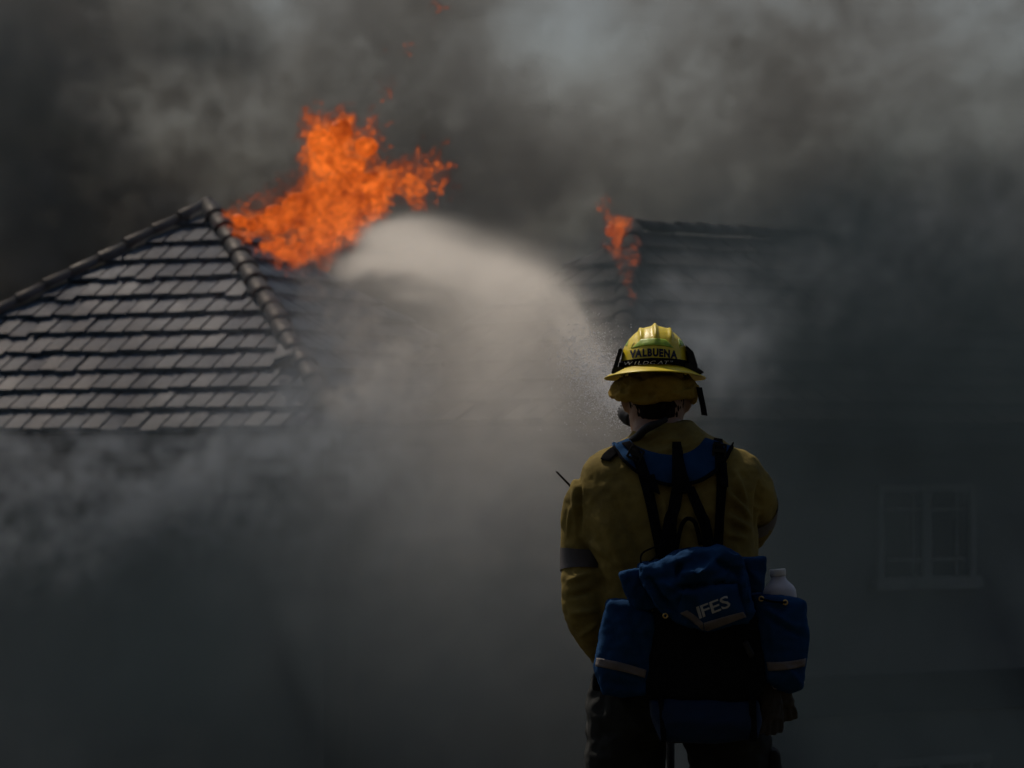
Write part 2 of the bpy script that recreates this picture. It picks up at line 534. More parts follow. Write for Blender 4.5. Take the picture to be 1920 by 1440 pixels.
def hip_caps(a, b, count, rad, parent, material, seed=3):
    """half-round caps overlapping down the hip from the top a to the foot b"""
    rnd = random.Random(seed)
    t = (a - b).normalized()
    side = t.cross(Vector((0, 0, 1))).normalized()
    up = side.cross(t).normalized()
    ln = (a - b).length / count
    n = 10
    V, Fc = [], []
    for q, (s, r) in enumerate(((0, rad * 1.12), (.012, rad * 1.16), (ln * 1.18, rad * .86))):
        for k in range(n + 1):
            an = math.pi * (k / n * 1.1 - .05)
            V.append((math.cos(an) * r, s, math.sin(an) * r * .85))
    for q, (s, r) in enumerate(((ln * 1.18, rad * .74), (0, rad * .92))):
        for k in range(n + 1):
            an = math.pi * (k / n * 1.1 - .05)
            V.append((math.cos(an) * r, s, math.sin(an) * r * .85))
    for q in range(5):
        for k in range(n):
            a0, b0 = q * (n + 1) + k, ((q + 1) % 5) * (n + 1) + k
            Fc.append((a0, a0 + 1, b0 + 1, b0))
    me = mesh_of('hip_cap', V, Fc); me.materials.append(material)
    me.polygons.foreach_set('use_smooth', [True] * len(me.polygons))
    mw = Matrix(((side.x, t.x, up.x, 0), (side.y, t.y, up.y, 0), (side.z, t.z, up.z, 0), (0, 0, 0, 1)))
    for i in range(count):
        o = bpy.data.objects.new('hip_cap', me); col.objects.link(o); o.parent = parent
        p = b + t * ln * i + up * (.05 + rnd.uniform(0, .02)) + side * rnd.uniform(-.012, .012)
        o.matrix_local = Matrix.Translation(p) @ mw @ Matrix.Rotation(rnd.uniform(-.03, .03), 4, 'Z') @ Matrix.Rotation(rnd.uniform(-.03, .02), 4, 'X')

def quad(name, pts, material, parent, thick=0.0, push=None):
    if thick:
        p2 = [p + push * thick for p in pts]
        k = len(pts)
        VF = (pts + p2, [tuple(range(k)), tuple(range(2 * k - 1, k - 1, -1))] + [(i, k + i, k + (i + 1) % k, (i + 1) % k) for i in range(k)])
    else:
        VF = (pts, [tuple(range(len(pts)))])
    return vf_obj(name, VF, material, parent, False)

def hip_house(name, apex, ridge_len, th, pitch, rise, wall_inset, floor_z, wall_mat, label):
    """empty shell of a hip-roofed house: walls, roof deck, fascia; returns geometry for tiling. nvec faces the camera side, evec runs right"""
    root = tag(empty(name), label, 'house')
    nv, ev = Vector((-math.sin(th), -math.cos(th), 0)), Vector((math.cos(th), -math.sin(th), 0))
    run = rise / math.tan(pitch)
    A, B = apex, apex + ev * ridge_len
    dz = Vector((0, 0, -rise))
    c = {'fl': A + (nv - ev) * run + dz, 'fr': B + (nv + ev) * run + dz, 'br': B + (-nv + ev) * run + dz, 'bl': A + (-nv - ev) * run + dz}
    eps = Vector((0, 0, -.01))
    roof = vf_obj('roof', ([A + eps, B + eps + ev * (.001), c['fl'], c['fr'], c['br'], c['bl']],
                           [(2, 3, 1, 0), (3, 4, 1), (4, 5, 0, 1), (5, 2, 0), (5, 4, 3, 2)]), M['deck'], root, False)
    order = ['fl', 'fr', 'br', 'bl']
    for i in range(4):
        p, q = c[order[i]], c[order[(i + 1) % 4]]
        outw = (q - p).cross(Vector((0, 0, 1))).normalized()
        quad('fascia', [p + Vector((0, 0, -.03)), q + Vector((0, 0, -.03)), q + Vector((0, 0, -.24)), p + Vector((0, 0, -.24))], M['fascia'], root, .035, -outw if i % 2 == 0 else -outw)
    w = {k: Vector((v.x, v.y, 0)) for k, v in c.items()}
    cen = sum(w.values(), Vector()) / 4
    ins = {}
    for k in order:
        sgn_n = 1 if k[0] == 'f' else -1
        sgn_e = 1 if k[1] == 'r' else -1
        ins[k] = w[k] - (nv * sgn_n + ev * sgn_e) * wall_inset
    ze = c['fl'].z - .03
    for i in range(4):
        p, q = ins[order[i]], ins[order[(i + 1) % 4]]
        inw = -(q - p).cross(Vector((0, 0, 1))).normalized()
        e_ = (q - p).normalized() * (0 if i % 2 == 0 else -.201)
        s_ = (q - p).normalized() * (0 if i % 2 == 0 else .201)
        quad('wall', [Vector(((p + s_).x, (p + s_).y, ze)), Vector(((q + e_).x, (q + e_).y, ze)), Vector(((q + e_).x, (q + e_).y, floor_z - .3)), Vector(((p + s_).x, (p + s_).y, floor_z - .3))], wall_mat, root, .2, inw)
    return root, roof, nv, ev, run, A, B, c, ins

# the house on the left, its roof alight
TH, PI_ = R(25), R(36)
RISE = 3.21
APX = P(392, 396, 54.6)
hl, roof_l, nv, ev, run_l, A_l, B_l, C_l, W_l = hip_house('burning_house', APX, .02, TH, PI_, RISE, .55, -4.2, M['stucco'],
    'house with slate grey tiled hip roof, flames bursting over its ridge')
mats_l = [M['tile'], M['tile_b'], M['tile_c'], M['tile_b']]
def seen_left(p): return (p.x / p.y) > -0.165
mwl, slope_l, ex_l, tiles_front = tile_face(A_l, B_l, nv, ev, RISE, PI_, 12, .30, roof_l, mats_l, seen_left, 5)
tile_face(B_l, B_l - nv * .02, ev, -nv, RISE, PI_, 12, .30, roof_l, mats_l, lambda p: True, 6)
hip_caps(A_l + Vector((0, 0, .02)), C_l['fr'], 16, .145, roof_l, M['cap'])
hip_caps(A_l + Vector((0, 0, .02)), C_l['fl'], 16, .13, roof_l, M['cap'], 5)
# a tile knocked loose near the hip
bpy.context.view_layer.update()
rt = random.Random(44)
M['char'] = mat('charred roof tile', (.02, .019, .018), .8, .4, 5, .4, 30, .2)
burnt = {}
for o in tiles_front:
    dd = (o.matrix_local.translation - P(430, 420, 53.4)).length
    if dd < .35 + rt.random() * .4:                       # scorched and lifted beside the flames
        if o.data not in burnt:
            burnt[o.data] = o.data.copy(); burnt[o.data].materials.clear(); burnt[o.data].materials.append(M['char'])
        o.data = burnt[o.data]
        o.matrix_local = o.matrix_local @ Matrix.Translation((rt.uniform(-.03, .03), rt.uniform(-.06, .04), rt.uniform(0, .05))) @ Matrix.Rotation(rt.uniform(-.2, .2), 4, 'Z') @ Matrix.Rotation(rt.uniform(-.12, .12), 4, 'X')
    elif rt.random() < .07:                               # slipped a little
        o.matrix_local = o.matrix_local @ Matrix.Translation((rt.uniform(-.012, .012), -rt.uniform(.03, .08), .004)) @ Matrix.Rotation(rt.uniform(-.06, .06), 4, 'Z')
best = min(tiles_front, key=lambda o: (o.matrix_local.translation - P(500, 690, 50.5)).length)
best.matrix_local = best.matrix_local @ Matrix.Translation((.02, .05, .07)) @ Matrix.Rotation(.35, 4, 'Z') @ Matrix.Rotation(-.16, 4, 'Y')

# the house on the right, almost lost in smoke
THR, PR, RR = R(-40), R(38), 2.55
APR = P(1188, 436, 50.0)
hr, roof_r, nvr, evr, run_r, A_r, B_r, C_r, W_r = hip_house('smoke_veiled_house', APR, 4.2, THR, PR, RR, .45, -4.2, M['stucco2'],
    'dim house behind thick smoke with a white framed window')
tile_face(A_r, B_r, nvr, evr, RR, PR, 10, .42, roof_r, [M['tile_far']], lambda p: p.x / p.y < .15, 9)
tile_face(A_r - nvr * .02, A_r, -evr, nvr, RR, PR, 10, .42, roof_r, [M['tile_far']], lambda p: True, 10)
hip_caps(A_r, C_r['fl'], 14, .13, roof_r, M['tile_far'], 8)
hip_caps(B_r, A_r, 11, .13, roof_r, M['tile_far'], 9)
# window, belt and lower window on its front wall
fw0, fw1 = W_r['fl'], W_r['fr']
fdir = (fw1 - fw0).normalized()
fout = nvr
def on_wall(px, py):
    """where the sight line through the pixel meets the front wall"""
    d = P(px, py, 1.0) - Vector((0, 0, CAM_Z))
    o_ = Vector((0, 0, CAM_Z))
    t = (fw0 - o_).dot(fout) / d.dot(fout)
    return o_ + d * t
def wall_box(name, u0, u1, z0, z1, d0, d1, material, parent):
    c = fw0 + fdir * ((u0 + u1) / 2) + fout * ((d0 + d1) / 2)
    rot = Matrix(((fdir.x, fout.x, 0), (fdir.y, fout.y, 0), (0, 0, 1)))
    return box(name, Vector((c.x, c.y, (z0 + z1) / 2)), abs(u1 - u0), abs(d1 - d0), abs(z1 - z0), material, parent, .006, rot)
def make_window(pxa, pxb, pya, pyb, sashes=2):
    a, b = on_wall(pxa, pyb), on_wall(pxb, pya)
    u0, u1 = (a - fw0).dot(fdir), (b - fw0).dot(fdir)
    z0, z1 = a.z, b.z
    root = empty('window', hr)
    wall_box('glass', u0 + .05, u1 - .05, z0 + .05, z1 - .05, .012, .03, M['glass'], root)
    f = .10
    wall_box('frame', u0, u1, z1 - f, z1, .004, .085, M['white'], root)
    wall_box('sill', u0 - .08, u1 + .08, z0 - .06, z0 + f, .004, .13, M['white'], root)
    wall_box('frame', u0, u0 + f, z0 + f + .002, z1 - f - .002, .004, .08, M['white'], root)
    wall_box('frame', u1 - f, u1, z0 + f + .002, z1 - f - .002, .004, .08, M['white'], root)
    for s in range(sashes):
        a0 = u0 + f + (u1 - u0 - 2 * f) * s / sashes
        a1 = u0 + f + (u1 - u0 - 2 * f) * (s + 1) / sashes
        if s: wall_box('mullion', a0 - .08, a0 + .08, z0 + f + .002, z1 - f - .002, .004, .075, M['white'], root)
        wall_box('muntin', a1 - .26, a1 - .22, z0 + f + .002, z1 - f - .002, .032, .06, M['white'], root)
        wall_box('muntin', a0 + .09, a1 - .09, z0 + .30, z0 + .34, .033, .058, M['white'], root)
        wall_box('muntin', a0 + .09, a1 - .09, z1 - .34, z1 - .30, .033, .058, M['white'], root)
    return root
make_window(1640, 1822, 908, 1098)
make_window(1640, 1850, 1412, 1600)
bz = on_wall(1700, 1335).z
wl_len = (fw1 - fw0).length
wall_box('belt_course', -.05, wl_len + .05, bz, bz + .5, .004, .10, M['trim'], hr)

# ------------------------------------------------------------------ the firefighter
def X4(px, py, dy, r):
    p = L(px, py, dy)
    return (p.x, p.y, p.z, r)

def torso_loft(k=1.0, grow=0.0, rows=None):
    secs = []
    for py, xl, xr, hd, dy, e in rows:
        a, b = L(xl, py), L(xr, py)
        c = (a + b) / 2 + Vector((0, dy, 0))
        secs.append((c, Vector(((b.x - a.x) / 2 * k + grow, 0, 0)), Vector((0, hd * k + grow, 0)), e))
    return ring_loft(secs[::-1], 40)

TORSO = [(790, 1203, 1297, .062, .00, 2.0), (802, 1196, 1310, .070, .00, 2.0), (818, 1180, 1334, .080, .00, 2.1), (832, 1152, 1370, .092, .005, 2.2),
         (845, 1126, 1398, .105, .01, 2.3), (860, 1104, 1418, .120, .01, 2.4), (880, 1092, 1430, .136, .01, 2.5), (915, 1086, 1430, .154, .01, 2.5), (980, 1087, 1421, .162, .01, 2.4),
         (1040, 1100, 1421, .158, .01, 2.4), (1100, 1122, 1416, .152, .01, 2.4), (1200, 1132, 1412, .150, .01, 2.4), (1280, 1122, 1418, .152, .01, 2.4)]
ARM_L = [X4(1128, 915, .0, .070), X4(1110, 948, .02, .077), X4(1102, 1000, .03, .073), X4(1098, 1060, .03, .068), X4(1100, 1120, .01, .070), X4(1112, 1165, .03, .066), X4(1140, 1215, .12, .058), X4(1178, 1245, .26, .048), X4(1195, 1250, .33, .043)]
ARM_R = [X4(1390, 905, .0, .072), X4(1403, 932, .05, .078), X4(1407, 964, .12, .072), X4(1398, 990, .19, .066), X4(1372, 985, .26, .060), X4(1320, 935, .34, .050), X4(1270, 880, .40, .044), X4(1252, 862, .42, .042)]
def shrink(ch, k): return [(a, b, c, d * k) for a, b, c, d in ch]

HEADC = L(1231, 742, .03)
hc = HEADC
head_secs = []
for dz, w, d, dy in ((-.135, .050, .052, .012), (-.120, .062, .062, .018), (-.105, .068, .080, .022), (-.08, .073, .092, .018), (-.045, .077, .099, .010), (0, .079, .101, .0), (.04, .078, .100, .0), (.075, .070, .091, .0), (.10, .052, .070, .0), (.115, .022, .03, 0)):
    head_secs.append((hc + Vector((0, dy, dz)), Vector((w, 0, 0)), Vector((0, d, 0)), 2.15))
head = ring_loft(head_secs, 28)
neck = tube([(hc.x, DP + .02, hc.z - .03, .066), (hc.x + .001, DP + .012, hc.z - .08, .068), (hc.x + .005, DP + .005, hc.z - .125, .074), (hc.x + .012, DP, hc.z - .20, .09)], 24)
nose = tube([(hc.x, hc.y + .098, hc.z + .012, .009), (hc.x, hc.y + .112, hc.z - .018, .013), (hc.x, hc.y + .108, hc.z - .034, .016), (hc.x, hc.y + .09, hc.z - .038, .014)], 12)
lips = tube([(hc.x - .026, hc.y + .094, hc.z - .066, .005), (hc.x, hc.y + .108, hc.z - .064, .010), (hc.x + .026, hc.y + .094, hc.z - .066, .005)], 10)
chin = tube([(hc.x - .03, hc.y + .085, hc.z - .105, .018), (hc.x, hc.y + .098, hc.z - .108, .022), (hc.x + .03, hc.y + .085, hc.z - .105, .018)], 12)
brow = tube([(hc.x - .045, hc.y + .078, hc.z + .03, .010), (hc.x, hc.y + .098, hc.z + .028, .012), (hc.x + .045, hc.y + .078, hc.z + .03, .010)], 10)
def ear(s):
    c = hc + Vector((s * .079, .006, -.012))
    return tube([(c.x, c.y, c.z + .030, .008), (c.x + s * .009, c.y - .010, c.z + .022, .012), (c.x + s * .012, c.y - .014, c.z + .002, .011), (c.x + s * .006, c.y - .008, c.z - .020, .010), (c.x + s * .001, c.y, c.z - .032, .008)], 10)
def hand(wrist, ahead, side, up, curl=1.0, r=1.0):
    """palm, four bent fingers of unequal length and a thumb from the side of the palm; closes round a bar along `side`"""
    ahead, side, up = ahead.normalized(), side.normalized(), up.normalized()
    def q(a, s, u, rad): 
        p = wrist + ahead * a + side * s + up * u
        return (p.x, p.y, p.z, rad * r)
    out = [ring_loft([(Vector(q(a, 0, u, 0)[:3]), side * w * r, up * h * r, 2.6) for a, u, w, h in ((-.03, 0, .030, .022), (.0, 0, .034, .020), (.04, .002, .042, .019), (.085, .0, .043, .016))], 20)]
    for i, (s, ln) in enumerate(((-.031, .82), (-.010, 1.0), (.011, .95), (.031, .76))):
        out.append(tube([q(.07, s, .0, .0105), q(.085 + .024 * ln, s, -.010 * curl, .0100), q(.092 + .030 * ln, s, -.036 * curl * ln, .0095), q(.072, s * .95, -.058 * curl * ln, .0090), q(.050, s * .95, -.054 * curl, .0080)], 10))
    out.append(tube([q(.015, -.034, -.006, .013), q(.045, -.056, -.020, .012), q(.070, -.048, -.044, .011), q(.085, -.030, -.060, .0095)], 10))
    return out

NOZ = L(1187, 784, .46)
STREAM_DIR = (Vector((.336 - .40, 3.0, 1.686 + .40)) - Vector((.336, 0, 1.686))).normalized()
# hands: right hand round the nozzle grip, left hand round the hose below
GRIP = L(1226, 846, .47)
LHAND_W = Vector(ARM_L[-1][:3]); RHAND_W = Vector(ARM_R[-1][:3])
hand_l = hand(LHAND_W + Vector((.02, .015, -.002)), Vector((.8, .55, .05)), Vector((-.25, .3, .9)), Vector((-.5, .8, -.3)), 1.0)
hand_r = hand(RHAND_W + Vector((-.018, .012, .006)), Vector((-.85, .45, .1)), Vector((-.1, -.3, -.95)), Vector((.4, .85, .1)), 1.0)

LEG_L = [X4(1190, 1285, .01, .118), X4(1180, 1340, .01, .122), X4(1174, 1400, .01, .112), X4(1170, 1470, .02, .102), X4(1166, 1600, .03, .086), X4(1165, 1660, .03, .080), X4(1162, 1760, .01, .078), X4(1160, 1880, -.01, .066)]
LEG_R = [X4(1346, 1285, .01, .120), X4(1358, 1340, .01, .124), X4(1366, 1400, .01, .116), X4(1372, 1470, .02, .104), X4(1380, 1600, .03, .086), X4(1384, 1660, .03, .080), X4(1388, 1760, .01, .078), X4(1392, 1880, -.01, .066)]
def foot(ch, toe):
    x, y, z, _ = ch[-1]
    return tube([(x, y - .06, .05, .045), (x, y, .055, .05), (x + toe * .02, y + .09, .05, .046), (x + toe * .04, y + .17, .04, .036)], 16)

body_parts = [head, neck, nose, lips, chin, brow, ear(-1), ear(1), torso_loft(.84, 0, TORSO[2:]), tube(shrink(ARM_L, .72), 16), tube(shrink(ARM_R, .72), 16),
              tube(shrink(LEG_L, .8), 20), tube(shrink(LEG_R, .8), 20), foot(LEG_L, -1), foot(LEG_R, 1)] + hand_l + hand_r
body_me = remesh('person', join(body_parts), .0065, 3)
person = tag(link('person', body_me, M['skin'], None, True),
             'firefighter seen from behind in yellow shirt and dark trousers, aiming a hose at the fire', 'person')
for s in (-1, 1):
    vf_obj('eye', revolve([(0.0005, -.011), (.008, -.008), (.011, 0), (.008, .008), (.0005, .011)], hc + Vector((s * .031, .086, .012)), 14, Vector((0, 1, 0))), M['eye'], person)

# short dark hair over the back of the head
rows = []
for j in range(15):
    t = j / 14
    r = []
    for k in range(49):
        an = math.pi * 1.5 + (k / 48 - .5) * math.pi * 1.05
        zb = -.074 + .060 * (abs(k / 48 - .5) * 2) ** 2.0 + .004 * noise.noise(Vector((k * .6, 3, 1)))
        z = .09 + (zb - .09) * t
        w_ = np.interp(z, [q[0].z - hc.z for q in head_secs], [q[1].x for q in head_secs])
        d_ = np.interp(z, [q[0].z - hc.z for q in head_secs], [q[2].y for q in head_secs])
        d_ = max(d_, .075)
        w_ = max(w_, .066)
        g_r = (.004 - .0035 * t ** 3) + .0012 * noise.noise(Vector((k * 1.3, j * .7, 5)))
        r.append(hc + Vector((math.cos(an) * (w_ + g_r), math.sin(an) * (d_ + g_r) - .0 + .012 * t * t, z)))
    rows.append(r)
link('hair', grid_mesh('hair', rows, .003), M['hair'], person, True)

# shirt
jme = remesh('shirt', join([torso_loft(1, 0, TORSO), tube(ARM_L, 22), tube(ARM_R, 22)]), .0065, 5, .5)
c, nn = co_of(jme), no_of(jme)
big = nz3(c, 7.0, 3, (1.2, 1, .75), 2)
low = np.clip((1.52 - c[:, 2]) / .12, .15, 1)
set_co(jme, c + nn * (np.clip(big, -1, 1) * .004 * low)[:, None])
crumple(jme, .0045, 6.5, 5, (1.0, 1.0, .55))
crumple(jme, .0030, 14, 8, (.8, 1, 1.4))
folds(jme, [(a_, b_, w_ * .8, m_ * 1.6) for a_, b_, w_, m_ in [((1086, 890), (1086, 1010), .008, -.010), ((1086, 1010), (1140, 1110), .010, -.012), ((1078, 885), (1078, 980), .012, .006),
            ((1408, 975), (1352, 905), .010, .013), ((1410, 995), (1362, 965), .009, .012), ((1402, 1010), (1358, 1000), .008, .008),
            ((1400, 950), (1376, 880), .009, .010), ((1418, 1000), (1424, 900), .009, -.012), ((1392, 940), (1340, 900), .010, -.007),
            ((1120, 960), (1180, 1080), .014, .007), ((1150, 930), (1205, 1050), .012, -.006), ((1100, 1010), (1160, 1060), .010, .007),
            ((1215, 838), (1240, 815), .006, .005), ((1290, 838), (1300, 812), .006, .004), ((1225, 850), (1300, 835), .006, .005), ((1230, 826), (1292, 822), .005, .004),
            ((1270, 960), (1300, 1000), .010, .008), ((1240, 930), (1262, 1010), .010, .006), ((1330, 960), (1334, 1020), .008, -.006),
            ((1070, 950), (1064, 1010), .006, .005), ((1062, 1090), (1110, 1075), .008, .008), ((1062, 1120), (1120, 1105), .007, -.008), ((1066, 1150), (1125, 1145), .009, .008),
            ((1085, 1195), (1125, 1165), .007, .007)]])
smooth_mesh(jme, 1, .35)
shirt = link('shirt', jme, M['jacket'], person, True)
jb = bvh_of([shirt])
def cuff_ring(name, ch, i0, i1, extra, material, parent):
    q = catmull(ch, 6)[i0:i1]
    return vf_obj(name, (lambda c, fr: ring_loft([(c[i], fr[i][0] * (q[i][3] + extra), fr[i][1] * (q[i][3] + extra), 2) for i in range(len(c))], 28, False))([Vector(a[:3]) for a in q], frames([Vector(a[:3]) for a in q])), material, parent)
bl = cuff_ring('sleeve_band', ARM_L, 15, 20, .0035, M['band'], shirt)
br = cuff_ring('sleeve_band', ARM_R, 9, 14, .0035, M['band'], shirt)
# collar standing round the neck
cz = [(hc.x + .012, DP + .004, hc.z - .100, .0), ]
colv = []
for k in range(41):
    a = math.pi * (1.0 + (k / 40 - .5) * 1.7) + math.pi / 2
    colv.append([Vector((hc.x + .011 + math.cos(a) * r, DP + .006 + math.sin(a) * r * 1.02, hc.z - .118 + h + .008 * math.sin(a * 3))) for r, h in ((.094, -.045), (.088, -.02), (.080, .005), (.075, .016))])
cme = grid_mesh('collar', colv, .004)
link('collar', cme, M['jacket'], shirt, True)

# trousers
hips = torso_loft(1.0, .004, [(1270, 1118, 1422, .150, .01, 2.3), (1320, 1108, 1432, .158, .01, 2.3), (1360, 1110, 1438, .150, .01, 2.3), (1385, 1130, 1420, .125, .01, 2.2)])
pme = remesh('trousers', join([hips, tube(LEG_L, 26), tube(LEG_R, 26)]), .008, 5)
crumple(pme, .009, 6.0, 12, (1.0, 1.0, 1.6))
crumple(pme, .004, 14, 14, (1.0, 1.0, 1.5))
smooth_mesh(pme, 1, .35)
trousers = link('trousers', pme, M['pants'], person, True)
cp = L(1447, 1440, .03)
pk = remesh('cargo_pocket', ring_loft([(cp + Vector((0, 0, z)), Vector((w, 0, 0)), Vector((0, .07, 0)), 3) for z, w in ((.055, .012), (.04, .022), (-.03, .028), (-.09, .020))], 20), .006, 3)
crumple(pk, .004, 16, 4)
link('cargo_pocket', pk, M['pants'], trousers, True)
for ch, toe in ((LEG_L, -1), (LEG_R, 1)):
    x, y, z, _ = ch[-1]
    b = remesh('boot', join([tube([(x, y - .075, .055, .052), (x, y, .06, .058), (x + toe * .02, y + .09, .055, .054), (x + toe * .045, y + .185, .042, .040)], 18, 5, 1.0), tube([(x, y, .06, .056), (x, y, .2, .064), (x, y, .3, .070)], 18)]), .008, 3)
    cc = co_of(b); cc[:, 2] = np.maximum(cc[:, 2], 0.004); set_co(b, cc)
    link('boot', b, M['boot'], person, True)
# gloves worn on both hands
for hp in (hand_l, hand_r):
    g = remesh('glove', join(hp), .0045, 2)
    cc, nn = co_of(g), no_of(g)
    set_co(g, cc + nn * .0035)
    link('glove', g, M['glove'], person, True)

# ------------------------------------------------------------------ helmet
helmet = tag(empty('helmet'), 'yellow full brim helmet with black name lettering on the firefighter', 'helmet')
HC = L(1228, 695, .028)                     # centre of the brim plane
TILT = Matrix.Rotation(R(-3.0), 3, 'X')
PROF = [(0.0, .1235), (.15, .1228), (.30, .119), (.45, .112), (.61, .1005), (.75, .086), (.87, .068), (.945, .047), (.985, .024), (1.0, .004)]
def dome(rr, a):
    """rr 0..1 up the shell, angle a -> local point on the shell"""
    hgt = np.interp(rr, [p[0] for p in PROF], [p[1] for p in PROF])
    rx, ry = .0965, .118
    bx = .97 if False else 1.0
    return Vector((math.cos(a) * rr * rx * bx, math.sin(a) * rr * ry, hgt))
def shell_point(u, a):
    """u 0..1 dome, 1..2 brim"""
    if u <= 1:
        p = dome(math.sin(u * math.pi / 2) if u < .999 else 1.0, a)
        prof_y = p.z
        # three ribs running front to back over the crown
        for x0, h, w in ((-.0005, .0085, .0062), (-.0395, .0062, .0050), (.0395, .0062, .0050)):
            lim = 1 / (1 + math.exp((abs(p.y) - (.090 if x0 > -.01 and x0 < .01 else .078)) / .004))
            k = h * math.exp(-((p.x - x0) / w) ** 2) * lim * (1 if p.z > .045 else 0)
            n_ = Vector((p.x / .0925 ** 2, p.y / .118 ** 2, p.z / .128 ** 2)).normalized()
            p = p + n_ * k
        return p
    t = u - 1
    base = dome(1.0, a)
    ext = .044 * (1 + .18 * max(0, math.sin(a)) )
    d = Vector((math.cos(a), math.sin(a), 0))
    z = -.021 * t ** 1.15 + .010 * t * math.cos(2 * a) * -.35
    return base + d * ext * t + Vector((0, 0, z))
NU, NA = 46, 180
us = [k / 34 for k in range(34)] + [1.0] + [1 + k / 11 for k in range(1, 12)]
hvx, hfc = [], []
for u in us:
    for k in range(NA):
        hvx.append(HC + TILT @ shell_point(max(u, .004), 2 * math.pi * k / NA))
for i in range(len(us) - 1):
    for k in range(NA):
        hfc.append((i * NA + k, (i + 1) * NA + k, (i + 1) * NA + (k + 1) % NA, i * NA + (k + 1) % NA))
hfc.append(tuple(range(NA)))
shell = vf_obj('shell', (hvx, hfc), M['helmet'], helmet)
so = shell.modifiers.new('s', 'SOLIDIFY'); so.thickness = .0028; so.offset = -1
hb = BVHTree.FromPolygons(hvx, hfc)
def on_helmet(px, py, off):
    p = L(px, py)
    h = hb.ray_cast(EYE, (p - EYE).normalized())
    if h[0] is None: h = hb.find_nearest(Vector((p.x, DP - .05, p.z)))
    n_ = h[1] if h[1].y < 0 else -h[1]
    return h[0] + n_ * off
# name across the back
lt, wd = letter_meshes('VALBUENA', .0285, .0018, .9, 0., {'VA': -.20})
sx_ = (1270 - 1181) * S / wd
capw = .0285 * .70
for v2, f2 in lt:
    vs = []
    for x, y in v2:
        px = 1181 + x * sx_ / S
        arch = ((px - 1226) / 45) ** 2 * 4.6
        py = 667.5 + arch - y * 1.0 / S * (13.3 / (capw / S)) + (px - 1226) / 45 * .8
        vs.append(on_helmet(px, py, .0009))
    vf_obj('letter', (vs, f2), M['ink'], helmet, False)
def decal(name, edge_top, edge_bot, material, off=.0008, nx=24, ny=6):
    ta, tb = np.array(edge_top, float), np.array(edge_bot, float)
    rows = []
    for j in range(ny + 1):
        r = []
        for i in range(nx + 1):
            s = i / nx
            a = np.array([np.interp(s, np.linspace(0, 1, len(ta)), ta[:, 0]), np.interp(s, np.linspace(0, 1, len(ta)), ta[:, 1])])
            b = np.array([np.interp(s, np.linspace(0, 1, len(tb)), tb[:, 0]), np.interp(s, np.linspace(0, 1, len(tb)), tb[:, 1])])
            r.append(on_helmet(*(a + (b - a) * j / ny), off))
        rows.append(r)
    return link(name, grid_mesh(name, rows, .0004), material, helmet, True)
decal('sticker', [(1202, 636.5), (1214, 635), (1226, 634.5), (1238, 635), (1249, 637)], [(1184, 654), (1205, 649), (1226, 647.5), (1245, 649), (1263, 653)], M['lime'])
decal('sticker', [(1172.5, 641), (1180, 635)], [(1170, 648), (1176, 649)], M['lime'], nx=6)
decal('sticker', [(1271.5, 635), (1277, 638)], [(1274, 648.5), (1284, 647)], M['lime'], nx=6)
decal('clip', [(1219, 671), (1225, 671)], [(1219, 678), (1225, 678)], M['band_l'], .003, 4, 3)
# rolled cloth shroud hanging under the brim
def shroud_ring():
    secs = []
    n = 72
    for k in range(n + 1):
        a = math.pi * 1.5 + (k / n - .5) * math.pi * 1.62
        lump = noise.noise(Vector((math.cos(a) * 3.1, math.sin(a) * 3.1, .4)))
        cx, cy_ = math.cos(a), math.sin(a)
        rr = .0985 + .006 * lump
        back = max(0, -cy_)
        side = abs(cx)
        c_ = HC + Vector((cx * rr, cy_ * rr * 1.10, -.046 - .010 * back + .006 * lump + .004 * cx))
        hz = .030 + .008 * back - .004 * side
        wx = .019 + .005 * lump
        fade = min(1, min(k, n - k) / 5 + .25)
        secs.append((c_, Vector((cx, cy_, 0)) * wx * fade, Vector((cx * -.012, 0, hz)) * fade, 2.6))
    return ring_loft(secs, 18)
def shroud_drop():
    rows = []
    for j in range(9):
        t = j / 8
        r = []
        for k in range(61):
            a = math.pi * 1.5 + (k / 60 - .5) * math.pi * 1.25
            rad = .088 + .012 * math.sin(t * math.pi) + .004 * noise.noise(Vector((k * .2, t * 2, 0)))
            r.append(HC + Vector((math.cos(a) * rad, math.sin(a) * rad * 1.12, -.002 - t * .062 * (1 - .25 * abs(math.cos(a))))))
        rows.append(r)
    me = grid_mesh('x', rows, .005)
    VF = ([v.co.copy() for v in me.vertices], [tuple(p.vertices) for p in me.polygons])
    bpy.data.meshes.remove(me)
    return VF
sme = remesh('shroud', join([shroud_ring(), shroud_drop()]), .0042, 4)
crumple(sme, .006, 13, 21, (1, 1, 1.7))
crumple(sme, .0022, 38, 23, (1, 1, 1.5))
folds(sme, [((1150, 728), (1200, 742), .004, -.006), ((1200, 742), (1250, 738), .004, -.005), ((1250, 738), (1305, 720), .004, -.006), ((1160, 720), (1165, 745), .005, .006)])
smooth_mesh(sme, 1, .3)
link('shroud', sme, M['shroud'], helmet, True)
# chin strap tail on the right
cs = [L(1311, 726, -.02), L(1314, 742, -.03), L(1318, 760, -.03), L(1321, 779, -.028)]
rows = []
for q in catmull([tuple(p) for p in cs], 6):
    rows.append([Vector(q) + Vector((w * S, abs(w) * .0004, w * S * -.12)) for w in (-5.5, -2, 2, 5.5)])
link('chin_strap', grid_mesh('chin_strap', rows, .003), M['black'], helmet, True)
vf_obj('ear_flap', tube([X4(1297, 716, .0, .010), X4(1301, 735, -.005, .012), X4(1300, 750, -.005, .011), X4(1297, 757, -.004, .006)], 12), M['shroud'], helmet)

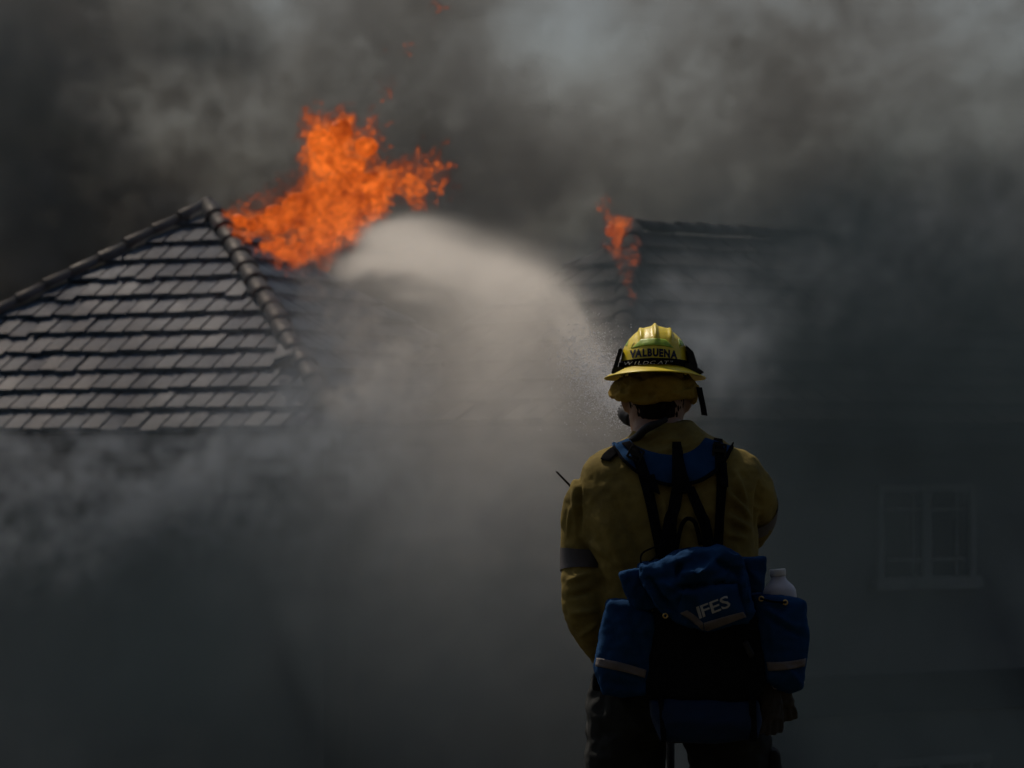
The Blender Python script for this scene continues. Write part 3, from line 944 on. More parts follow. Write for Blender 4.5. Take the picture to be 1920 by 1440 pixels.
# goggles worn round the shell, strap across the back
goggles = tag(empty('goggles'), 'black goggles strapped round the yellow helmet, handwriting on the strap', 'goggles')
rows = []
for k in range(97):
    a = math.pi * 1.5 + (k / 96 - .5) * 2 * math.pi * .80
    r = []
    for j in range(5):
        z = .0065 + .0185 * j / 4 + .004 * math.cos(a) * 0
        sag = -.004 * max(0, abs(math.cos(a)) - .3)
        zz = z + sag
        rr = np.interp(zz, [p[1] for p in PROF][::-1], [p[0] for p in PROF][::-1])
        p = Vector((math.cos(a) * rr * .0965, math.sin(a) * rr * .118, zz))
        p += Vector((math.cos(a), math.sin(a), .15)) * (.0035 + .001 * noise.noise(Vector((k * .35, j * .6, 2))))
        r.append(HC + TILT @ p)
    rows.append(r)
gs = link('strap', grid_mesh('strap', rows, .0015), M['black'], goggles, True)
gb = bvh_of([gs])
lt, wd = letter_meshes('"WILDCAT"', .021, -.0001, 2.3, .22)
x_a, x_b = 1163, 1262
for v2, f2 in lt:
    vs = []
    for x, y in v2:
        px = x_a + x / wd * (x_b - x_a)
        py = 682.6 - y / S * .62 + (1228 - px) * (.03 if px < 1228 else .0)
        p = L(px, py)
        h = gb.ray_cast(EYE, (p - EYE).normalized())
        if h[0] is None: h = gb.find_nearest(Vector((p.x, DP - .1, p.z)))
        vs.append(h[0] + Vector((0, -.0008, 0)))
    vf_obj('letter', (vs, f2), M['chalk'], goggles, False)
def slab(name, quad_px, d_near, d_far, material, parent, bev=.003):
    A = [L(x, y, d_near) for x, y in quad_px]; B = [L(x, y, d_far) for x, y in quad_px]
    bm = bmesh.new()
    k = len(A)
    vs = [bm.verts.new(p) for p in A + B]
    bm.faces.new(vs[:k]); bm.faces.new(vs[k:][::-1])
    for i in range(k): bm.faces.new((vs[i], vs[k + i], vs[k + (i + 1) % k], vs[(i + 1) % k]))
    bmesh.ops.recalc_face_normals(bm, faces=bm.faces)
    bmesh.ops.bevel(bm, geom=bm.edges, offset=bev, segments=2, affect='EDGES', clamp_overlap=True)
    me = bpy.data.meshes.new(name); bm.to_mesh(me); bm.free()
    return link(name, me, material, parent)
slab('side_clip', [(1161, 652), (1168, 654), (1158, 688), (1149, 695), (1149, 690)], -.02, .05, M['rubber'], goggles)
slab('lens_pod', [(1284.5, 645.5), (1300, 659), (1309.5, 689), (1303, 694), (1292, 682)], -.035, .06, M['rubber'], goggles)
slab('lens_foot', [(1272, 684), (1292, 680), (1310, 690), (1321, 698), (1316, 701), (1304, 703), (1290, 697)], -.045, .05, M['rubber'], goggles, .002)
slab('side_foot', [(1149, 689), (1158, 687), (1172, 689), (1164, 695), (1146, 701), (1147, 695)], -.045, .04, M['rubber'], goggles, .002)

# ------------------------------------------------------------------ pack
pack = tag(empty('backpack'), 'blue and black wildland backpack with side pouches and white lettering', 'backpack')
yoke = strap('yoke', [(1148, 836), (1166, 862), (1196, 886), (1226, 901), (1261, 910), (1307, 903), (1340, 884), (1360, 858), (1372, 838)],
             [(1178, 823), (1192, 836), (1215, 846), (1236, 851), (1256, 854), (1280, 852), (1296, 846), (1310, 836), (1322, 822)], jb, .010, M['blue'], pack, .010, 10)
strap('yoke_edge', [(1150, 840), (1168, 866), (1196, 890), (1226, 905), (1261, 914), (1307, 907), (1341, 888), (1362, 862), (1375, 840)],
      [(1152, 834), (1170, 860), (1198, 884), (1227, 899), (1261, 907), (1306, 900), (1338, 881), (1358, 855), (1370, 834)], jb, .013, M['black'], pack, .006, 3)
pb = bvh_of([shirt, yoke])
strap('shoulder_strap', [(1164, 829), (1183, 852), (1197, 893), (1210, 942), (1220, 990), (1226, 1020), (1230, 1046)], [(1182, 825), (1203, 850), (1219, 893), (1230, 942), (1239, 990), (1244, 1020), (1250, 1046)], pb, .007, M['black'], pack, .006)
strap('shoulder_strap', [(1338, 822), (1341, 858), (1343, 915), (1341, 965), (1338, 1020), (1336, 1040)], [(1354, 824), (1360, 858), (1362, 913), (1358, 960), (1355, 1020), (1353, 1040)], pb, .007, M['black'], pack, .006)
strap('strap_tail', [(1212, 890), (1224, 922)], [(1226, 888), (1238, 928)], pb, .015, M['black'], pack, .004, 4)
strap('strap_tail', [(1348, 870), (1350, 912)], [(1361, 868), (1364, 915)], pb, .015, M['black'], pack, .004, 4)
strap('centre_strap', [(1260, 829), (1260, 860), (1260, 890), (1259, 926)], [(1276, 829), (1282, 860), (1289, 890), (1302, 926)], pb, .014, M['black'], pack, .005)
strap('brace_strap', [(1260, 912), (1252, 950), (1243, 985), (1236, 1020), (1228, 1046)], [(1281, 912), (1277, 945), (1268, 985), (1270, 1020), (1268, 1046)], pb, .011, M['black'], pack, .005)
strap('brace_strap', [(1284, 912), (1297, 950), (1311, 985), (1316, 1012), (1319, 1040)], [(1301, 912), (1318, 950), (1333, 985), (1338, 1010), (1340, 1040)], pb, .011, M['black'], pack, .005)
strap('shoulder_pad', [(1126, 862), (1132, 852), (1144, 842), (1160, 832), (1176, 823)], [(1144, 866), (1152, 857), (1162, 848), (1172, 841), (1184, 833)], jb, .008, M['black'], pack, .008, 6)
vf_obj('haul_loop', tube([X4(1268, 1030, -.165, .006), X4(1275, 995, -.175, .006), X4(1282, 978, -.19, .006), X4(1291, 972, -.195, .006), X4(1302, 978, -.19, .006), X4(1308, 995, -.175, .006), X4(1314, 1022, -.165, .006)], 8, 5, .5), M['black'], pack)
vf_obj('cord', tube([X4(1204, 1062, -.20, .0022), X4(1201, 1048, -.20, .0022), X4(1206, 1036, -.20, .0022), X4(1222, 1028, -.20, .0022), X4(1240, 1022, -.20, .0022), X4(1248, 1014, -.20, .0022), X4(1246, 1028, -.20, .0022), X4(1230, 1044, -.205, .0022), X4(1214, 1056, -.21, .0022)], 6, 5), M['black'], pack)
def buckle(px, py, w, h, ang):
    root = empty('buckle', pack)
    c0 = drape(pb, px, py, .022)
    rot = Matrix.Rotation(R(ang), 3, 'Y')
    for dz, hh in ((0, .010), (-h * .42, .006), (h * .42, .006)):
        box('bar', c0 + rot @ Vector((0, 0, dz)), w, .010, hh, M['rubber'], root, .002, rot)
    for s in (-1, 1):
        box('rail', c0 + rot @ Vector((s * w * .5, 0, 0)), .006, .012, h, M['rubber'], root, .002, rot)
buckle(1191, 848, 24 * S, 26 * S, 28)
buckle(1349, 842, 22 * S, 28 * S, 4)

main = bag('main_bag', [(1229, 1130), (1408, 1125), (1420, 1160), (1438, 1262), (1436, 1290), (1410, 1316), (1214, 1312), (1208, 1280), (1222, 1200)], -.275, -.13, .02, M['mesh'], pack, .008, .004, 9, 31)
pl = bag('side_pouch', [(1141, 1128), (1172, 1127), (1205, 1138), (1226, 1152), (1231, 1168), (1221, 1244), (1214, 1304), (1170, 1307), (1132, 1303), (1115, 1254), (1121, 1226), (1131, 1171)], -.27, -.10, .03, M['blue'], pack, .006, .005, 11, 33,
         [((1150, 1140), (1190, 1230), .012, .006), ((1180, 1150), (1215, 1240), .010, -.006), ((1132, 1190), (1170, 1290), .012, .005), ((1125, 1275), (1205, 1290), .010, -.004)])
pr = bag('side_pouch', [(1411, 1115), (1437, 1113), (1475, 1119), (1511, 1127), (1517, 1189), (1512, 1238), (1506, 1290), (1484, 1301), (1462, 1295), (1434, 1275), (1420, 1200)], -.26, -.10, .03, M['blue'], pack, .006, .005, 11, 36,
         [((1425, 1135), (1500, 1185), .009, .008), ((1432, 1150), (1516, 1200), .009, -.008), ((1430, 1128), (1470, 1145), .006, -.006), ((1470, 1245), (1504, 1288), .010, .008), ((1445, 1160), (1455, 1240), .012, .005)])
low = bag('lower_pouch', [(1220, 1313), (1260, 1309), (1422, 1313), (1428, 1350), (1425, 1388), (1330, 1394), (1240, 1391), (1223, 1345)], -.27, -.14, .03, M['shade_blue'], pack, .007, .004, 9, 38)
bag('lower_strap', [(1234, 1306), (1244, 1306), (1250, 1392), (1240, 1392)], -.292, -.24, .0, M['black'], pack, .004, 0, 9, 1, (), 1)
bag('lower_strap', [(1404, 1306), (1418, 1306), (1420, 1390), (1406, 1391)], -.292, -.24, .0, M['black'], pack, .004, 0, 9, 1, (), 1)
wl_ = bag('side_flap', [(1158, 1075), (1180, 1068), (1200, 1066), (1214, 1100), (1236, 1141), (1215, 1147), (1190, 1148), (1171, 1107)], -.275, -.235, .012, M['blue'], pack, .005, .004, 16, 41, [((1165, 1080), (1205, 1140), .008, .005)])
wr_ = bag('side_flap', [(1384, 1044), (1412, 1046), (1437, 1041), (1438, 1070), (1431, 1110), (1405, 1112), (1398, 1070)], -.265, -.235, .008, M['blue'], pack, .005, .003, 14, 43, [((1400, 1060), (1430, 1100), .010, .005)])
top = bag('top_flap', [(1202, 1061), (1236, 1055), (1272, 1037), (1315, 1029), (1352, 1024), (1385, 1040), (1398, 1061), (1407, 1101), (1415, 1147), (1405, 1172), (1385, 1168), (1330, 1182), (1290, 1178), (1262, 1160), (1246, 1150), (1229, 1131), (1211, 1101), (1200, 1076)], -.33, -.13, .035, M['blue'], pack, .0048, .007, 11, 45,
          [((1258, 1106), (1330, 1096), .010, -.024), ((1330, 1096), (1390, 1090), .009, -.020), ((1262, 1082), (1350, 1068), .014, .014), ((1275, 1055), (1268, 1090), .008, -.014), ((1340, 1050), (1385, 1075), .009, -.014), ((1310, 1080), (1345, 1050), .009, .010),
           ((1214, 1080), (1258, 1150), .006, -.016), ((1206, 1075), (1240, 1140), .007, .010), ((1236, 1090), (1300, 1120), .008, .012), ((1240, 1120), (1275, 1155), .010, -.012), ((1392, 1080), (1404, 1150), .006, .012), ((1382, 1060), (1394, 1150), .006, -.012),
           ((1250, 1060), (1300, 1042), .010, .006), ((1300, 1120), (1312, 1165), .008, -.010)])
tb_ = bvh_of([top, main])
# folded panel with the print and its reflective hem
panel = strap('print_panel', [(1268, 1146), (1300, 1166), (1321, 1184), (1360, 1172), (1400, 1158)], [(1284, 1104), (1305, 1101), (1330, 1098), (1358, 1095), (1381, 1093)], tb_, .006, M['blue'], top, .004, 8)
pnb = bvh_of([panel, top])
strap('hem_tape', [(1274, 1150), (1298, 1166), (1320, 1186)], [(1288, 1144), (1304, 1154), (1318, 1168)], pnb, .004, M['band_l'], top, .002, 4)
strap('hem_tape', [(1322, 1186), (1360, 1172), (1400, 1157)], [(1319, 1168), (1356, 1157), (1394, 1147)], pnb, .004, M['band_l'], top, .002, 4)
lt, wd = letter_meshes('IFES', .046, .0006, .6)
ca, sa = math.cos(R(21)), math.sin(R(21))
for v2, f2 in lt:
    vs = []
    for x, y in v2:
        u = x / wd * 64
        v = y / S * 1.06
        vs.append(drape(pnb, 1311 + u * ca - v * sa * .75, 1160 - u * sa - v * ca, .0025))
    vf_obj('letter', (vs, f2), M['print'], top, False)
strap('pouch_tape', [(1119, 1233), (1150, 1239), (1180, 1246), (1212, 1256)], [(1116, 1249), (1148, 1255), (1178, 1262), (1209, 1271)], bvh_of([pl]), .003, M['band_l'], pl, .002, 4)
strap('pouch_tape', [(1437, 1241), (1475, 1240), (1511, 1234)], [(1440, 1258), (1474, 1256), (1509, 1249)], bvh_of([pr]), .003, M['band_l'], pr, .002, 4)
def grommet(px, py, parent, bv):
    c0 = drape(bv, px, py, .004)
    V, Fc = [], []
    n, m = 20, 8
    for i in range(n):
        a = 2 * math.pi * i / n
        for j in range(m):
            b = 2 * math.pi * j / m
            r = .0058 + .0022 * math.cos(b)
            V.append(c0 + Vector((math.cos(a) * r, .002 * math.sin(b), math.sin(a) * r)))
    for i in range(n):
        for j in range(m):
            Fc.append((i * m + j, ((i + 1) % n) * m + j, ((i + 1) % n) * m + (j + 1) % m, i * m + (j + 1) % m))
    vf_obj('grommet', (V, Fc), M['brass'], parent)
grommet(1248, 1154, top, tb_)
rb_ = bvh_of([pr])
grommet(1427, 1123, pr, rb_); grommet(1472, 1130, pr, rb_)
q0, q1 = drape(rb_, 1427, 1123, .005), drape(rb_, 1472, 1130, .005)
vf_obj('drawcord', tube([tuple(q0) + (.003,), tuple((q0 + q1) / 2 + Vector((0, -.006, -.003))) + (.003,), tuple(q1) + (.003,)], 8), M['black'], pr)
bag('waist_belt', [(1112, 1262), (1430, 1262), (1432, 1296), (1110, 1296)], -.16, -.12, 0, M['black'], pack, .008, .002, 9, 3, (), 2)
bag('side_buckle', [(1392, 1205), (1402, 1200), (1416, 1228), (1406, 1236)], -.315, -.28, 0, M['rubber'], pack, .004, 0, 9, 1, (), 1)

# ------------------------------------------------------------------ small things carried
bc = L(1462, 1115, -.175)
bottle = tag(empty('water_bottle'), 'white plastic bottle standing in the right pouch of the backpack', 'bottle')
zt = L(1458, 1066).z
def hh(py): return L(960, py, -.175).z - bc.z
BA = Vector((-.09, 0, 1)).normalized()
vf_obj('body', revolve([(.0005, hh(1290)), (.040, hh(1290)), (.0455, hh(1284)), (.0455, hh(1118)), (.0445, hh(1108)), (.040, hh(1101)), (.032, hh(1095)), (.024, hh(1089)), (.0205, hh(1084)), (.0200, hh(1079)), (.0005, hh(1079))], bc, 40, BA), M['bottle'], bottle)
vf_obj('cap', revolve([(.0005, hh(1080)), (.0215, hh(1080)), (.0222, hh(1079)), (.0222, hh(1068.5)), (.0212, hh(1067)), (.0005, hh(1067))], bc, 40, BA), M['lid'], bottle)
radio = tag(empty('hand_radio'), 'black hand radio with slim antenna poking out past the left shoulder', 'radio')
a0, a1 = L(1043, 884, .12), L(1079, 921, .15)
vf_obj('antenna', tube([tuple(a0) + (.0028,), tuple(a0 * .5 + a1 * .5) + (.003,), tuple(a1) + (.0036,), tuple(a1 + (a1 - a0) * .25) + (.005,)], 10), M['rubber'], radio)
box('case', a1 + (a1 - a0) * .25 + Vector((.03, .01, -.07)), .058, .036, .13, M['rubber'], radio, .006, Matrix.Rotation(R(-30), 3, 'Y'))
vf_obj('cord', tube([X4(1250, 786, -.085, .007), X4(1236, 793, -.092, .009), X4(1220, 799, -.092, .012), X4(1207, 807, -.082, .012), X4(1196, 818, -.07, .011), X4(1178, 829, -.03, .010), X4(1160, 838, .06, .008)], 10), M['rubber'], radio)

def hang_glove(name, root_px, mat_, label, lean, dy):
    w = L(*root_px, dy)
    parts = hand(w, Vector((lean, 0, -1)), Vector((1, .5, 0)), Vector((.3, -1, 0)), .25, .92)
    g = remesh(name, join(parts), .0045, 2)
    crumple(g, .002, 30, 3)
    return tag(link(name, g, mat_, None, True), label, 'glove', 'gloves clipped to the pack belt')
hang_glove('work_glove', (1452, 1268), M['glove'], 'tan leather glove hanging under the right pouch', .28, -.13)
hang_glove('work_glove', (1443, 1290), M['glove_d'], 'dark leather glove dangling lowest beside the right hip', .04, -.16)

# nozzle and hose
noz = tag(empty('hose_nozzle'), 'black spray nozzle held up beside the firefighter\'s left cheek', 'nozzle')
ND = Vector((-.36, .85, .36)).normalized()
vf_obj('tip', revolve([(.012, .052), (.022, .052), (.029, .044), (.030, .02), (.027, .012), (.027, -.004), (.023, -.012), (.0005, -.012)], NOZ, 28, ND), M['rubber'], noz)
for k in range(16):
    a = 2 * math.pi * k / 16
    q = ND.to_track_quat('Z', 'Y')
    box('tooth', NOZ + ND * .052 + (q @ Vector((math.cos(a), math.sin(a), 0))) * .024, .005, .005, .010, M['rubber'], noz, .001, q.to_matrix())
vf_obj('barrel', revolve([(.0005, -.18), (.018, -.18), (.020, -.17), (.020, -.10), (.017, -.09), (.017, -.02), (.022, -.012), (.0005, -.012)], NOZ, 24, ND), M['metal'], noz)
gp = NOZ - ND * .10
vf_obj('grip', tube([tuple(gp) + (.014,), tuple(gp + Vector((.03, -.01, -.05))) + (.016,), tuple(gp + Vector((.05, -.02, -.12))) + (.017,)], 14), M['rubber'], noz)
vf_obj('bale', tube([tuple(gp + Vector((.028, 0, .0))) + (.005,), tuple(gp + Vector((.02, -.03, .045))) + (.005,), tuple(gp + Vector((-.02, -.03, .045))) + (.005,), tuple(gp + Vector((-.028, 0, 0))) + (.005,)], 10), M['metal'], noz)
h0 = NOZ - ND * .18
lh = LHAND_W + Vector((.075, .085, -.01))
hose_pts = [tuple(h0) + (.017,), tuple(h0 - ND * .06 + Vector((.02, .02, -.03))) + (.017,), (h0.x + .06, DP + .40, 1.42, .017), (h0.x + .05, DP + .40, 1.2, .017), tuple(lh) + (.017,), (L(1262, 1300).x, DP + .30, .85, .016), (L(1262, 1420).x, DP + .16, .70, .011), (L(1262, 1440).x, DP + .12, .55, .011), (L(1262, 1440).x, DP + .10, .3, .013), (L(1275, 1440).x, DP - .02, .06, .016), (.60, DP - .5, .02, .017), (1.1, DP - 1.2, .02, .017), (2.2, DP - 1.6, .02, .017)]
tag(vf_obj('fire_hose', tube(hose_pts, 12, 7), M['hose']), 'dark hose running down between the firefighter\'s legs from the nozzle', 'hose')

# ------------------------------------------------------------------ where smoke and fire stand (pixel x, y, ... of the photograph at a stated depth)
FIRE, FIRE_DENS = 1.0, 6.0
SMOKE_BANK = [(1030, 60, 170, 150, -.38), (1220, 150, 200, 150, -.10), (1860, 60, 260, 170, -.22), (1500, 30, 350, 100, -.10), (515, 0, 70, 70, -.22), (600, 60, 130, 80, -.07),
              (290, 170, 130, 220, .55), (20, 220, 150, 420, 1.6), (760, 260, 160, 140, .14), (1500, 400, 300, 140, .10), (960, 720, 1400, 240, .6)]
DRIFT = [  # x, y, depth, rx, ry, rz (m), density, floor, noise gain
    (60, 985, 44, 2.2, .9, .50, 1.9, .2, 1.0), (300, 950, 44, 1.5, .7, .40, 2.3, .1, 1.2), (440, 890, 44, .9, .6, .34, 2.6, -.05, 1.4), (20, 890, 43.5, 1.2, .7, .35, 1.1, .1, 1.0),
    (220, 855, 44.5, 2.2, .4, .20, 2.4, -.25, 1.5), (560, 850, 44, .6, .6, .35, 1.8, -.1, 1.4),
    (680, 860, 43, 1.0, 2.0, .9, .30, .35, .8), (820, 900, 38, 1.5, 6.0, 1.6, .07, .6, .5), (640, 640, 46.5, .45, .8, .7, 1.1, .1, 1.1), (590, 560, 47.5, .40, .7, .35, .9, .1, 1.1), (650, 770, 45, .6, .8, .35, .8, .05, 1.1),
    (1325, 640, 36, .40, 2.0, .5, .32, .2, 1.0), (370, 372, 54.2, .42, .5, .07, 1.8, .1, 1.3), (330, 395, 54.3, .3, .4, .05, 1.4, .1, 1.3), (480, 720, 46.5, .9, .4, .25, .4, -.1, 1.2),
    (1540, 520, 43.2, 1.0, .9, .75, .50, .35, .7), (1760, 500, 44.2, 1.4, 1.0, .9, .55, .35, .7), (1660, 680, 42.5, 1.2, .9, .6, .28, .3, .7), (1420, 560, 42.5, .5, .6, .45, .25, .2, .8), (1090, 550, 42.8, .5, .5, .5, .45, .4, .5), (1300, 520, 43, .5, .5, .35, .25, .2, .8)]
SHADE_SMOKE = [  # plumes whose dark colour stands for shade as well as veiling
    (20, 150, 48.8, 1.0, 1.0, 1.7, .75, .6, .7), (270, 170, 49, 1.0, .8, 1.2, 1.0, .5, .6), (170, 420, 50, .7, .5, .4, .3, .5, .6),
    (1120, 520, 43.4, .35, .6, .5, .6, .7, .4), (1500, 450, 44.8, .9, 1.0, .45, .35, .7, .4), (1730, 1000, 43, 1.2, 1.3, .9, .32, .8, .3),
    (600, 1200, 45.6, 1.8, 1.5, 1.6, 1.1, .75, .3), (1600, 520, 44.3, 1.0, 1.2, .6, .30, .7, .5), (830, 600, 44.2, 1.3, .7, .8, .6, .7, .4), (640, 640, 46.0, .45, .5, .7, .8, .6, .5),
    (150, 980, 46.8, 3.6, 1.0, 1.0, .55, .7, .4), (420, 1000, 46.2, 1.8, 1.0, 1.2, .5, .7, .4), (640, 960, 46, .9, 1.2, 1.0, .35, .7, .4), (1560, 580, 43.5, 1.1, 1.3, .9, .28, .7, .5), (1760, 580, 44.5, 1.5, 1.3, 1.0, .28, .7, .5), (1480, 800, 43, .9, 1.3, .6, .35, .6, .6),
    (900, 1150, 36, 4.5, 7.0, 1.4, .10, .7, .4), (300, 1250, 38, 4.0, 7.0, 1.2, .12, .7, .4),
    (1560, 620, 41, 2.2, 3.5, 1.4, .30, .7, .5), (1720, 790, 40, 2.2, 4.0, 1.2, .27, .7, .5), (1650, 1150, 38, 2.6, 4.0, 1.8, .18, .75, .35), (1580, 640, 43.5, 1.0, 1.5, 1.2, .4, .6, .5), (1850, 480, 46, 1.5, 3, 1.5, .25, .7, .5), (1640, 500, 44, 1.3, 1.5, .8, .20, .7, .5), (1750, 1420, 36, 1.6, 3.0, .6, .55, .8, .3)]
STEAM = [(640, 585, 46.8, .26, .5, .22, 2.6), (600, 545, 47.8, .24, .5, .13, 2.4), (680, 650, 46.2, .30, .5, .30, 2.2), (720, 710, 45, .34, .8, .36, 1.4), (690, 770, 44.5, .35, .8, .22, 1.2), (610, 610, 46.8, .16, .4, .16, 1.8), (560, 520, 48.6, .2, .4, .08, .8)]
FIRE_A = [(440, 405, 18, .7), (447, 412, 26, .9), (475, 420, 34, .9), (515, 415, 50, 1), (560, 395, 58, 1), (600, 380, 66, 1), (645, 360, 62, 1), (655, 320, 48, 1), (622, 296, 46, 1), (600, 262, 40, .9), (585, 225, 28, .75),
          (640, 245, 40, .95), (685, 275, 36, .9), (704, 242, 22, .85), (717, 222, 15, .8), (725, 205, 13, .8), (727, 190, 12, .75), (721, 177, 15, .8), (520, 462, 36, 1), (556, 470, 38, 1), (600, 450, 52, 1), (650, 415, 50, 1), (690, 380, 48, .95), (725, 352, 36, .85), (700, 340, 40, .9),
          (748, 332, 34, .8), (772, 348, 32, .78), (762, 320, 32, .7), (790, 308, 28, .66), (812, 290, 22, .66), (828, 330, 28, .62), (842, 352, 20, .6), (790, 365, 32, .6), (770, 375, 24, .55), (757, 99, 13, .6), (750, 110, 11, .58), (822, 25, 11, .5)]
FIRE_B = [(1144, 380, 10, .6), (1136, 398, 11, .7), (1139, 415, 13, .85), (1146, 432, 17, 1), (1160, 434, 14, 1), (1167, 428, 8, .8), (1155, 452, 13, .95), (1162, 470, 9, .8), (1166, 488, 7, .65), (1169, 505, 5, .55), (1193, 458, 7, .7), (1190, 474, 10, .85), (1188, 492, 11, .95), (1185, 510, 9, .85), (1186, 528, 9, .8), (1190, 545, 8, .75), (1195, 559, 5, .6)]

# ------------------------------------------------------------------ smoke, spray and fire: density grids computed here, filled into volumes
def grid(mn, mx, vox):
    n = [max(4, int(round((b - a) / v))) for a, b, v in zip(mn, mx, vox)]
    ax = [np.linspace(a, b, k, dtype=np.float32) for a, b, k in zip(mn, mx, n)]
    return n, np.meshgrid(*ax, indexing='ij')
def fbm(n, vox, beta, seed, big=6.0):
    """random field with a power-law spectrum, isotropic in metres; largest features about `big` metres"""
    r = np.random.default_rng(seed).standard_normal(n).astype(np.float32)
    Fk = np.fft.rfftn(r)
    f = np.meshgrid(np.fft.fftfreq(n[0], vox[0]), np.fft.fftfreq(n[1], vox[1]), np.fft.rfftfreq(n[2], vox[2]), indexing='ij')
    k2 = f[0] ** 2 + f[1] ** 2 + f[2] ** 2 + (1 / big) ** 2
    Fk *= k2 ** (-beta / 4)
    Fk[0, 0, 0] = 0
    q = np.fft.irfftn(Fk, s=n).astype(np.float32)
    return q / q.std()
def warp(fld, vox, dx, dy, dz):
    n = fld.shape
    I = np.meshgrid(*[np.arange(k, dtype=np.float32) for k in n], indexing='ij')
    out = 0
    p = [I[0] + dx / vox[0], I[1] + dy / vox[1], I[2] + dz / vox[2]]
    b = [np.floor(q).astype(np.int32) for q in p]
    t = [q - c for q, c in zip(p, b)]
    for i in (0, 1):
        wx = t[0] if i else 1 - t[0]
        for j in (0, 1):
            wy = t[1] if j else 1 - t[1]
            for k in (0, 1):
                wz = t[2] if k else 1 - t[2]
                out = out + wx * wy * wz * fld[(b[0] + i) % n[0], (b[1] + j) % n[1], (b[2] + k) % n[2]]
    return out
def sstep(a, b, x):
    t = np.clip((x - a) / (b - a), 0, 1)
    return t * t * (3 - 2 * t)
def to_px(X, Y, Z):
    """photograph pixel under which a point of the place shows; used to lay out plumes by where they stand"""
    c, s_ = math.cos(PITCH), math.sin(PITCH)
    d = Y * c + (Z - CAM_Z) * s_
    return 960 + F_PX * X / d, 720 - F_PX * ((Z - CAM_Z) * c - Y * s_) / d

def volume(name, mn, mx, d, material, label):
    nx, ny, nz = d.shape
    me = bpy.data.meshes.new(name)
    me.vertices.add(d.size)
    at = me.attributes.new('dens', 'FLOAT', 'POINT')
    at.data.foreach_set('value', np.ascontiguousarray(d.transpose(2, 1, 0)).ravel().astype(np.float32))
    me.materials.append(material)
    o = bpy.data.objects.new(name, me); col.objects.link(o)
    ng = bpy.data.node_groups.new(name, 'GeometryNodeTree')
    ng.interface.new_socket('Geometry', in_out='INPUT', socket_type='NodeSocketGeometry')
    ng.interface.new_socket('Geometry', in_out='OUTPUT', socket_type='NodeSocketGeometry')
    N, K = ng.nodes, ng.links
    gi, go = N.new('NodeGroupInput'), N.new('NodeGroupOutput')
    na = N.new('GeometryNodeInputNamedAttribute'); na.data_type = 'FLOAT'; na.inputs['Name'].default_value = 'dens'
    si = N.new('GeometryNodeSampleIndex'); si.data_type = 'FLOAT'; si.domain = 'POINT'; si.clamp = True
    K.new(gi.outputs[0], si.inputs['Geometry']); K.new(na.outputs[0], si.inputs['Value'])
    q = N.new('GeometryNodeInputPosition').outputs[0]
    for op, b in (('SUBTRACT', mn), ('MULTIPLY', [(k - 1) / (h - l) for k, l, h in zip((nx, ny, nz), mn, mx)]), ('ADD', (.5, .5, .5)), ('FLOOR', None), ('DOT_PRODUCT', (1, nx, nx * ny))):
        v = N.new('ShaderNodeVectorMath'); v.operation = op
        K.new(q, v.inputs[0])
        if b is not None: v.inputs[1].default_value = b
        q = v.outputs['Value'] if op == 'DOT_PRODUCT' else v.outputs[0]
    K.new(q, si.inputs['Index'])
    vc = N.new('GeometryNodeVolumeCube')
    K.new(si.outputs[0], vc.inputs['Density'])
    vc.inputs['Min'].default_value, vc.inputs['Max'].default_value = mn, mx
    for k, v in zip(('Resolution X', 'Resolution Y', 'Resolution Z'), (nx, ny, nz)): vc.inputs[k].default_value = v
    sm = N.new('GeometryNodeSetMaterial'); sm.inputs['Material'].default_value = material
    K.new(vc.outputs[0], sm.inputs[0]); K.new(sm.outputs[0], go.inputs[0])
    o.modifiers.new('fill', 'NODES').node_group = ng
    return tag(o, label, None, None, 'stuff')
def vmat(name, albedo, dens=1.0, g=0.0, absorb=None):
    m = bpy.data.materials.new(name); m.use_nodes = True
    nt = m.node_tree; nt.nodes.clear()
    out = nt.nodes.new('ShaderNodeOutputMaterial')
    at = nt.nodes.new('ShaderNodeAttribute'); at.attribute_name = 'density'
    k = nt.nodes.new('ShaderNodeMath'); k.operation = 'MULTIPLY'; k.inputs[1].default_value = dens
    nt.links.new(at.outputs['Fac'], k.inputs[0])
    sv, av, ad = nt.nodes.new('ShaderNodeVolumeScatter'), nt.nodes.new('ShaderNodeVolumeAbsorption'), nt.nodes.new('ShaderNodeAddShader')
    sv.inputs['Color'].default_value = tuple(albedo) + (1,)
    av.inputs['Color'].default_value = tuple(absorb or albedo) + (1,)
    sv.inputs['Anisotropy'].default_value = g
    for q in (sv, av): nt.links.new(k.outputs[0], q.inputs['Density'])
    nt.links.new(sv.outputs[0], ad.inputs[0]); nt.links.new(av.outputs[0], ad.inputs[1])
    nt.links.new(ad.outputs[0], out.inputs['Volume'])
    m.cycles.volume_sampling = 'DISTANCE'
    return m, nt, ad

# -- the bank of smoke behind the houses, leaning over them above the picture
mn, mx, vox = (-20, 42, -4.5), (20, 74, 19), (.17, .40, .17)
n, (X, Y, Z) = grid(mn, mx, vox)
w1, w2 = fbm(n, vox, 4.2, 11, 7), fbm(n, vox, 4.2, 12, 7)
f = warp(fbm(n, (vox[0], vox[1] / 2.4, vox[2]), 3.3, 13, 3.0), vox, w1 * .8 - .55 * Z, w2 * .5, w1 * .4 + w2 * .7)
px, py = to_px(X, np.maximum(Y, 55), Z)
thick = np.full_like(X, .46)
for cx, cy, rx, ry, a in SMOKE_BANK:
    thick += a * np.exp(-((px - cx) / rx) ** 2 - ((py - cy) / ry) ** 2)
thick = np.maximum(thick, .05)
front = 58.5 - np.clip(Z - 9, 0, 9) * 1.0 + w1 * 1.3
billow = np.clip(np.exp(.85 * f - .30), .03, 6)
dens = thick * billow * sstep(0, 2.0, Y - front) * sstep(10, 6.5, Y - front)
